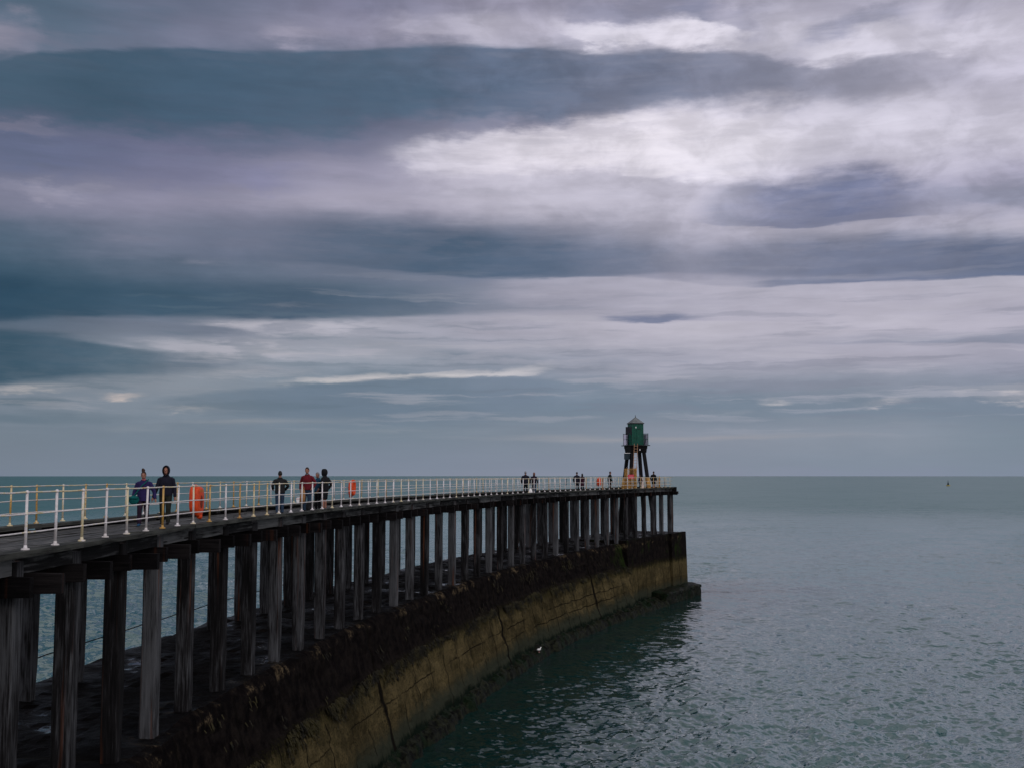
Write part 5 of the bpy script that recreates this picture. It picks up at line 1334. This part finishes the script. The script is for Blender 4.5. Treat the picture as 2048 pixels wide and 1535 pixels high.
def lerp3(a, b, t):
    return tuple(a[i] + (b[i] - a[i]) * t for i in range(3))
def ell(c, rx, ry, n=14, tilt=0.0):
    return [(c[0] + rx * math.cos(2 * math.pi * k / n), c[1] + ry * math.sin(2 * math.pi * k / n), c[2] + tilt * ry * math.sin(2 * math.pi * k / n)) for k in range(n)]
def fuse(o, voxel, smooth=2):
    m = o.modifiers.new('fuse', 'REMESH')
    m.mode = 'VOXEL'
    m.voxel_size = voxel
    m.use_smooth_shade = True
    m2 = o.modifiers.new('soft', 'SMOOTH')
    m2.iterations = smooth
    return o

def person(label, s, off, face, h, jacket='black', trousers='jeans', hair='dark', hood=False, stride=0.0, lh=None, rh=None,
           head_dx=0.0, head_fwd=0.02, bun=False, shoes='black', shorts=False, bulk=1.0, near=True, hat=None, long_coat=0.0, lean=0.0, collar=None, group=None, hairlong=False):
    """standing or walking figure; local +Y is forward, +X its right hand side is -X (left hand is +X when seen from the front)"""
    k = h / 1.75
    root = empty('person', at(s, off, Z_DECK), 0)
    root.rotation_euler = (0, 0, R(face))
    root.scale = (k, k, k)
    tag(root, label, 'person', group)
    vox = 0.011 if near else 0.018
    st = stride
    hips = {1: (0.09, 0, 0.90), -1: (-0.09, 0, 0.90)}
    def leg(sd):
        f = st * sd
        ank = (sd * 0.10, f * 0.30, 0.085 + (0.05 if f < -0.3 else 0))
        kn = (sd * 0.10, f * 0.17 + 0.03 + abs(f) * 0.03, 0.49)
        return [hips[sd], kn, ank]
    sh_z = 1.43
    shy = lean
    def shoulder(sd):
        return (sd * 0.168 * bulk, shy - 0.01, sh_z - 0.05)
    def arm(sd):
        w = (lh if sd > 0 else rh) or (sd * 0.27 * bulk, shy + 0.06, 0.86)
        s_ = shoulder(sd)
        m_ = lerp3(s_, w, 0.5)
        d = math.dist(s_, w)
        bend = math.sqrt(max(0, 0.29 ** 2 - (d / 2) ** 2))
        e = (m_[0] + sd * bend * 0.55, m_[1] - bend * 0.75, m_[2] - bend * 0.2)
        return s_, e, w
    hd = (head_dx, shy + head_fwd, 1.635)
    # ---- body: one continuous surface
    b = MB()
    b.rings([ell((0, 0, 0.84), 0.13, 0.10), ell((0, 0, 0.95), 0.155, 0.11), ell((0, shy * 0.4, 1.08), 0.135, 0.095), ell((0, shy * 0.8, 1.25), 0.155, 0.11), ell((0, shy, 1.38), 0.165, 0.10), ell((0, shy, 1.46), 0.09, 0.075), ell((hd[0] * 0.4, shy + 0.005, 1.50), 0.055, 0.058)])
    b.tube([(0, shy, 1.42), (hd[0] * 0.5, shy + 0.01, 1.50), (hd[0], hd[1] - 0.01, 1.60)], [0.062, 0.056, 0.058], 12)
    b.ball(hd, (0.074, 0.094, 0.118), 16, 12)
    b.ball((hd[0], hd[1] + 0.025, hd[2] - 0.06), (0.056, 0.070, 0.062), 12, 8)
    b.tube([(hd[0], hd[1] + 0.080, hd[2] + 0.022), (hd[0], hd[1] + 0.112, hd[2] - 0.022)], [0.010, 0.017], 8)
    b.tube([(hd[0] - 0.05, hd[1] + 0.078, hd[2] + 0.034), (hd[0] + 0.05, hd[1] + 0.078, hd[2] + 0.034)], 0.012, 8)
    b.tube([(hd[0] - 0.022, hd[1] + 0.092, hd[2] - 0.060), (hd[0] + 0.022, hd[1] + 0.092, hd[2] - 0.060)], 0.009, 8)
    for sd in (-1, 1):
        b.ball((hd[0] + sd * 0.076, hd[1] - 0.005, hd[2] - 0.005), (0.012, 0.020, 0.030), 8, 6)
        L = leg(sd)
        b.tube([L[0], lerp3(L[0], L[1], 0.5), L[1], lerp3(L[1], L[2], 0.35), L[2]], [0.085, 0.074, 0.054, 0.056, 0.036], 12)
        a = L[2]
        b.tube([(a[0], a[1] - 0.05, a[2] - 0.04), (a[0], a[1] + 0.06, a[2] - 0.045), (a[0] + sd * 0.012, a[1] + 0.16, a[2] - 0.06)], [0.036, 0.040, 0.024], 8)
        s_, e, w = arm(sd)
        b.tube([s_, lerp3(s_, e, 0.5), e, lerp3(e, w, 0.4), w], [0.050, 0.046, 0.037, 0.037, 0.025], 12)
        # hand: palm, four curled fingers, thumb from the side of the palm
        d = Vector(w) - Vector(e)
        d.normalize()
        fw = Vector((0, 1, 0)) - d * d.y
        fw.normalize()
        inn = Vector((-sd, 0, 0)) - d * (-sd * d.x)
        inn.normalize()
        W_ = Vector(w)
        b.tube([W_, W_ + d * 0.04, W_ + d * 0.09], [(0.020, 0.024), (0.017, 0.038), (0.014, 0.036)], 8)
        for q, ln in zip((-0.030, -0.010, 0.010, 0.029), (0.055, 0.068, 0.074, 0.066)):
            p = W_ + d * 0.085 + fw * q
            b.tube([p, p + d * ln * 0.5 + inn * 0.006, p + d * ln * 0.95 + inn * 0.026], [0.0095, 0.0088, 0.007], 6)
        p = W_ + d * 0.03 + fw * 0.028
        b.tube([p, p + d * 0.035 + fw * 0.022 + inn * 0.008, p + d * 0.062 + fw * 0.024 + inn * 0.018], [0.013, 0.011, 0.008], 6)
    fuse(b.build('body', M['skin'], root), vox * 0.8, 1)
    for sd in (-1, 1):
        b = MB()
        b.ball((hd[0] + sd * 0.030, hd[1] + 0.084, hd[2] + 0.012), (0.013, 0.009, 0.008), 8, 6)
        b.build('eye', M['eye'], root)
    # ---- trousers
    b = MB()
    b.rings([ell((0, 0, 0.78), 0.10, 0.11), ell((0, 0, 0.86), 0.172 * bulk, 0.135), ell((0, 0, 0.95), 0.170 * bulk, 0.130), ell((0, shy * 0.3, 1.04), 0.155 * bulk, 0.118)])
    for sd in (-1, 1):
        L = leg(sd)
        if shorts:
            b.tube([L[0], lerp3(L[0], L[1], 0.6), lerp3(L[0], L[1], 1.02)], [0.112, 0.108, 0.100], 12)
        else:
            b.tube([L[0], lerp3(L[0], L[1], 0.5), L[1], lerp3(L[1], L[2], 0.5), (L[2][0], L[2][1], L[2][2] - 0.02)], [0.110, 0.096, 0.078, 0.072, 0.066], 12)
    fuse(b.build('shorts' if shorts else 'trousers', CL[trousers], root), vox, 2)
    for sd in (-1, 1):
        a = leg(sd)[2]
        b = MB()
        b.tube([(a[0], a[1] - 0.075, a[2] - 0.045), (a[0], a[1] - 0.03, a[2] - 0.035), (a[0], a[1] + 0.07, a[2] - 0.045), (a[0] + sd * 0.01, a[1] + 0.15, a[2] - 0.058), (a[0] + sd * 0.012, a[1] + 0.195, a[2] - 0.066)], [(0.032, 0.034), (0.044, 0.048), (0.048, 0.040), (0.044, 0.028), (0.020, 0.014)], 10)
        b.build('shoe', CL[shoes], root, smooth=True)
    # ---- jacket
    b = MB()
    hem = 0.86 - long_coat
    r = bulk
    b.rings([ell((0, 0, hem), 0.190 * r + long_coat * 0.05, 0.145 * r), ell((0, 0, 0.95), 0.190 * r, 0.142 * r), ell((0, shy * 0.4, 1.10), 0.180 * r, 0.136 * r), ell((0, shy * 0.8, 1.26), 0.190 * r, 0.142 * r), ell((0, shy, 1.36), 0.180 * r, 0.125 * r), ell((0, shy, 1.41), 0.150 * r, 0.108), ell((0, shy, 1.455), 0.105 * r, 0.092), ell((0, shy, 1.505), 0.074, 0.076)])
    for sd in (-1, 1):
        s_, e, w = arm(sd)
        b.ball((s_[0] - sd * 0.025, s_[1], s_[2] - 0.01), (0.078 * r, 0.078 * r, 0.070), 12, 8)
        b.tube([s_, lerp3(s_, e, 0.5), e, lerp3(e, w, 0.5), lerp3(e, w, 0.97)], [0.073 * r, 0.066 * r, 0.058 * r, 0.053 * r, 0.046 * r], 12)
    fuse(b.build('jacket', CL[jacket], root), vox, 5)
    if collar:
        b = MB()
        b.rings([ell((0, shy + 0.012, 1.46), 0.075, 0.085), ell((0, shy + 0.016, 1.515), 0.066, 0.074)])
        b.build('collar', CL[collar], root, smooth=True)
    # ---- head covering
    if hood:
        b = MB()
        n = 18
        rings = []
        for t, ry, rx, rz in ((0.0, -0.125, 0.02, 0.03), (0.15, -0.12, 0.065, 0.085), (0.4, -0.085, 0.105, 0.135), (0.7, -0.02, 0.118, 0.158), (1.0, 0.055, 0.112, 0.155), (1.05, 0.10, 0.100, 0.142), (1.06, 0.095, 0.086, 0.126), (1.0, 0.02, 0.092, 0.134)):
            rings.append([(hd[0] + rx * math.cos(2 * math.pi * q / n), hd[1] + ry, hd[2] + 0.005 + rz * math.sin(2 * math.pi * q / n) * (1.15 if math.sin(2 * math.pi * q / n) < 0 else 1)) for q in range(n)])
        b.rings(rings, cap=False)
        b.face(*[n - 1 - q for q in range(n)])
        b.build('hood', CL[jacket], root, smooth=True)
    else:
        b = MB()
        n = 16
        rings = []
        m = 9
        for j in range(m + 1):
            ph = math.pi / 2 - (math.pi * 0.62) * j / m
            ring = []
            for q in range(n):
                t = 2 * math.pi * q / n
                f = math.sin(t)                       # +1 is forward
                lim = ph if f < 0.1 else max(ph, 0.60 * f)
                rad = 1.10 + 0.03 * noise.noise(Vector((q, j * 1.3, h * 9)))
                ring.append((hd[0] + 0.078 * rad * math.cos(lim) * math.cos(t), hd[1] - 0.006 + 0.098 * rad * math.cos(lim) * f, hd[2] + 0.006 + 0.120 * rad * math.sin(lim)))
            rings.append(ring)
        rings[0] = [(p[0], p[1], p[2] - 0.0005 * i) for i, p in enumerate(rings[0])]
        if hairlong:
            last = rings[-1]
            rings.append([(p[0] * 1.0 + (p[0] - hd[0]) * 0.15, p[1], p[2] - (0.09 if p[1] < hd[1] + 0.02 else 0.0)) for p in last])
        b.rings(rings)
        hr = b.build('hair', CL[hat] if hat else HAIR[hair], root, smooth=True)
        if bun:
            b = MB()
            b.ball((hd[0] + 0.02, hd[1] - 0.045, hd[2] + 0.155), (0.058, 0.060, 0.062), 10, 8)
            b.ball((hd[0] + 0.03, hd[1] - 0.03, hd[2] + 0.195), (0.040, 0.035, 0.035), 8, 6)
            b.build('bun', HAIR[hair], hr, smooth=True)
    return root

def where(px, off):
    """walkway position (s) seen in a given bearing at a given offset: bearings read from the photograph"""
    best = min(np.arange(20, S1, 0.1), key=lambda s: abs(at(s, off).x / at(s, off).y - (px - 1024) / 2200))
    return float(best)
PLACES = []
def put(label, px, off, **kw):
    s = where(px, off)
    PLACES.append((px, round(s, 1)))
    return person(label, s, off, **kw)
woman = put('woman with a topknot in a purple coat, walking hand in hand and wearing blue shoes', 291, 2.95, face=190, h=1.66, jacket='purple', trousers='plum', hair='brown', bun=True, stride=0.35, head_fwd=0.045, head_dx=0.01, bulk=1.08, rh=(-0.375, 0.05, 0.86), lh=(0.33, 0.05, 0.84), shoes='shoe_blue', long_coat=0.06, collar='pink')
man = put('man in a dark hooded top with the hood up, holding hands with a woman', 335, 2.75, face=188, h=1.82, jacket='navy', trousers='olive', hood=True, stride=-0.3, head_fwd=0.04, lh=(0.37, 0.03, 0.80), rh=(-0.28, 0.04, 0.82), bulk=1.06)
put('person standing alone in a dark jacket and blue jeans, back to the viewer', 562, 1.9, face=25, h=1.70, jacket='charcoal', trousers='jeans', hair='dark', lh=(0.24, 0.16, 0.98), rh=(-0.24, 0.22, 1.02), bulk=1.12, lean=0.02)
put('tall man in a red pullover and jeans carrying a long tan bag', 616, 1.75, face=172, h=1.86, jacket='red', trousers='jeans', hair='brown', collar='grey', head_fwd=0.04, rh=(-0.26, 0.12, 0.95), lh=(0.26, 0.08, 0.90), bulk=1.05)
put('grey haired person in a blue jacket partly hidden behind a hooded figure', 637.5, 2.0, face=150, h=1.66, jacket='blue', trousers='black', hair='grey', head_fwd=0.05, lh=(0.2, 0.2, 0.95), rh=(-0.2, 0.2, 0.92), shoes='grey')
put('person in a black hooded jacket and shorts with bare legs, standing beside the near railing', 651, 1.55, face=70, h=1.78, jacket='black', trousers='black', hood=True, shorts=True, lh=(0.26, -0.02, 0.92), rh=(-0.24, 0.12, 0.95), bulk=1.14, shoes='brown')
put('balding man in a dark coat walking away beside an auburn haired woman', 1050.5, 2.1, face=-18, h=1.80, jacket='navy', trousers='black', hair='grey', stride=0.2, bulk=1.2, near=False, lean=0.03)
put('auburn haired woman in a dark jacket and blue jeans, walking away', 1068, 1.9, face=-16, h=1.72, jacket='plum', trousers='jeans', hair='auburn', hairlong=True, stride=-0.25, bulk=1.06, near=False, rh=(-0.30, 0.0, 0.86), lh=(0.30, 0.04, 0.86))
put('person in a dark jacket strolling close to someone in a maroon coat', 1153, 2.3, face=-20, h=1.78, jacket='navy', trousers='black', hair='brown', bulk=1.12, near=False, stride=0.2)
put('person in a long maroon coat with dark hair, walking close beside a taller companion', 1163.5, 1.9, face=-20, h=1.64, jacket='maroon', trousers='black', hair='dark', long_coat=0.25, bulk=1.05, near=False, hairlong=True)
put('person in a dark green coat leaning at the railing, left of the tower', 1218.5, 1.9, face=-70, h=1.84, jacket='green', trousers='black', hair='brown', bulk=1.15, near=False, lean=0.06)
put('short person in dark clothes half hidden by a white based tower leg', 1280, 1.25, face=40, h=1.52, jacket='plum', trousers='charcoal', hair='brown', bulk=1.05, near=False, lean=0.05)
put('person in a black jacket and dark shorts standing right of the tower legs', 1306, 1.3, face=-40, h=1.88, jacket='black', trousers='black', hair='brown', shorts=True, bulk=1.18, near=False)

# things they carry or have set down
def bag_teal():
    sx = where(291, 2.95)
    root = empty('shoulder_bag', at(sx, 2.95, Z_DECK), 0)
    root.rotation_euler = (0, 0, R(190))
    tag(root, 'round teal shoulder bag hanging at the hip of a woman in purple', 'bag')
    b = MB()
    b.ball((0, 0, 0), (0.16, 0.075, 0.14), 14, 10)
    b.box((0, 0.01, 0.06), (0.13, 0, 0), (0, 0.078, 0), (0, 0, 0.035))
    o = b.build('pouch', CL['teal'], root, smooth=True, loc=(0.265, 0.13, 0.80))
    b = MB()
    b.tube([(0.27, 0.14, 0.92), (0.16, 0.19, 1.06), (0.02, 0.195, 1.24), (-0.10, 0.14, 1.36), (-0.13, 0.03, 1.43), (-0.1, -0.10, 1.38), (0.0, -0.17, 1.2), (0.2, -0.10, 1.0), (0.28, 0.06, 0.90)], 0.017, 6)
    b.build('strap', CL['teal'], root)
bag_teal()
def holdall():
    sx = where(606, 1.75)
    root = empty('holdall', at(sx, 1.75, Z_DECK + 0.36), R(10))
    tag(root, 'long tan canvas bag hanging down from the hand of the man in red', 'bag')
    b = MB()
    b.rings([ell((0, 0, 0), 0.05, 0.04), ell((0, 0, 0.04), 0.12, 0.07), ell((0.01, 0, 0.3), 0.115, 0.075), ell((0.02, 0, 0.52), 0.09, 0.06), ell((0.03, 0, 0.62), 0.04, 0.035)])
    b.build('sack', M['tan'], root, smooth=True)
    b = MB()
    b.tube([(0.03, 0, 0.60), (0.05, 0, 0.72), (0.08, -0.01, 0.62)], 0.014, 6)
    b.build('handle', M['tan'], root)
holdall()
def rucksack():
    sx = where(622, 1.15)
    root = empty('rucksack', at(sx, 1.15, Z_DECK), R(20))
    tag(root, 'black rucksack standing on the deck at the feet of the man in red', 'bag')
    b = MB()
    b.rings([ell((0, 0, 0.0), 0.14, 0.09), ell((0, 0, 0.05), 0.165, 0.11), ell((0, 0, 0.30), 0.155, 0.105), ell((0, 0, 0.42), 0.11, 0.08), ell((0, 0, 0.46), 0.04, 0.03)])
    sk = b.build('sack', CL['black'], root, smooth=True)
    b = MB()
    b.ball((0, -0.11, 0.17), (0.11, 0.05, 0.12), 12, 8)
    b.build('pocket', CL['charcoal'], root, smooth=True)
    b = MB()
    b.tube([(-0.04, 0, 0.44), (0, 0, 0.52), (0.04, 0, 0.44)], 0.012, 6)
    b.build('handle', CL['grey'], root)
rucksack()
def cool_box():
    sx = where(600.5, W)
    root = empty('cool_box', at(sx, W - 0.02, Z_RAIL), R(6))
    tag(root, 'small white cool box with a striped lid standing on the seaward kerb', 'box')
    b = MB()
    b.rings([[(-0.135, -0.10, 0), (0.135, -0.10, 0), (0.135, 0.10, 0), (-0.135, 0.10, 0)], [(-0.15, -0.11, 0.15), (0.15, -0.11, 0.15), (0.15, 0.11, 0.15), (-0.15, 0.11, 0.15)]])
    b.build('tub', M['white'], root)
    b = MB()
    b.abox(-0.158, 0.158, -0.118, 0.118, 0.152, 0.215)
    lid = b.build('lid', M['white'], root)
    b = MB()
    b.abox(-0.16, 0.16, -0.1215, -0.1185, 0.165, 0.19)
    b.build('stripe', M['stripe'], lid)
    b = MB()
    b.tube([(-0.12, 0, 0.21), (-0.10, 0, 0.25), (0.10, 0, 0.25), (0.12, 0, 0.21)], 0.012, 6)
    b.build('handle', M['white'], root)
cool_box()
def carrier():
    sx = where(1060.5, 1.6)
    root = empty('carrier_bag', at(sx, 1.6, Z_DECK), R(0))
    tag(root, 'crumpled white carrier bag low between a dark coated man and auburn haired woman', 'bag')
    b = MB()
    rings = []
    for z, rx, ry in ((0.0, 0.10, 0.06), (0.04, 0.15, 0.09), (0.22, 0.16, 0.10), (0.36, 0.11, 0.06), (0.44, 0.05, 0.025)):
        rings.append([(rx * math.cos(2 * math.pi * k / 14) * (1 + 0.2 * noise.noise(Vector((k, z * 9, 1)))), ry * math.sin(2 * math.pi * k / 14), z) for k in range(14)])
    b.rings(rings)
    b.build('sack', M['white'], root, smooth=True)
    b = MB()
    b.tube([(-0.03, 0, 0.43), (0, 0, 0.54), (0.03, 0, 0.43)], 0.012, 6)
    b.build('handle', M['white'], root)
carrier()

# wire hand line strung along the seaward piles, above the breakwater
b = MB()
pts = []
s = bent_s[0]
while s < s_of_y(60):
    pts.append(at(s, W + 0.52, 7.55 + 0.02 * math.sin(s * 2)))
    s += SPAN / 2
b.tube(pts, 0.018, 6)
o = b.build('wire', M['black'], None)
tag(o, 'thin dark wire strung between the seaward piles above the breakwater', 'wire')

# gull on the weedy footing
def gull():
    root = empty('gull', at(s_of_y(77.6), -1.95, 0.55), R(-60))
    root.scale = (0.78, 0.78, 0.78)
    tag(root, 'white gull with grey wings standing on the weedy rocks at the waterline', 'bird')
    b = MB()
    b.rings([ell((0, -0.20, 0.20), 0.02, 0.01, 12), ell((0, -0.12, 0.22), 0.07, 0.06, 12), ell((0, 0, 0.25), 0.10, 0.10, 12), ell((0, 0.10, 0.30), 0.08, 0.07, 12)])
    b.ball((0, 0.0, 0.26), (0.085, 0.20, 0.095), 12, 9)
    b.tube([(0, 0.12, 0.30), (0, 0.17, 0.38), (0, 0.19, 0.42)], [0.06, 0.045, 0.045], 10)
    b.ball((0, 0.20, 0.43), (0.045, 0.06, 0.048), 10, 8)
    fuse(b.build('body', M['white'], root), 0.012, 2)
    b = MB()
    for s_ in (-1, 1):
        b.rings([ell((s_ * 0.08, 0.10, 0.29), 0.012, 0.02, 8), ell((s_ * 0.088, 0.0, 0.29), 0.016, 0.06, 8), ell((s_ * 0.06, -0.18, 0.26), 0.012, 0.04, 8), ell((s_ * 0.02, -0.30, 0.24), 0.006, 0.01, 8)])
    b.build('wings', CL['grey'], root, smooth=True)
    b = MB()
    b.tube([(0, 0.25, 0.43), (0, 0.31, 0.415)], [0.014, 0.004], 6)
    b.build('beak', M['ochre'], root)
    for s_ in (-1, 1):
        b = MB()
        b.tube([(s_ * 0.035, 0, 0.19), (s_ * 0.035, 0.01, 0.0)], 0.008, 6)
        b.tube([(s_ * 0.035, -0.01, 0.005), (s_ * 0.035, 0.06, 0.003)], [0.012, 0.018], 6)
        b.build('leg', M['stripe'], root)
gull()

# navigation buoy far out
def buoy():
    root = empty('navigation_buoy', (475.8, 1205.0, 0), 0)
    root.scale = (0.95, 0.95, 0.8)
    tag(root, 'distant buoy with broad yellow float and slim dark tower, alone on the open sea', 'buoy')
    b = MB()
    b.rings([ell((0, 0, -0.8), 1.4, 1.4, 20), ell((0, 0, 0.1), 2.3, 2.3, 20), ell((0, 0, 1.1), 2.3, 2.3, 20), ell((0, 0, 1.4), 1.8, 1.8, 20)])
    b.build('float', M['yellow'], root)
    b = MB()
    for k in range(4):
        t = math.pi / 4 + k * math.pi / 2
        b.tube([(1.0 * math.cos(t), 1.0 * math.sin(t), 1.3), (0.45 * math.cos(t), 0.45 * math.sin(t), 5.2)], 0.16, 6)
    b.rings([ell((0, 0, 1.4), 0.75, 0.75), ell((0, 0, 3.6), 0.55, 0.55), ell((0, 0, 3.9), 0.3, 0.3)])
    b.tube([(0, 0, 3.8), (0, 0, 6.2)], [0.3, 0.16], 8)
    tw = b.build('tower', M['panel_blue'], root)
    b = MB()
    b.rings([ell((0, 0, 6.0), 0.45, 0.45), ell((0, 0, 6.9), 0.06, 0.06)])
    b.rings([ell((0, 0, 6.95), 0.45, 0.45), ell((0, 0, 7.9), 0.06, 0.06)])
    b.build('topmark', M['panel_blue'], root)
buoy()
print('places', PLACES)
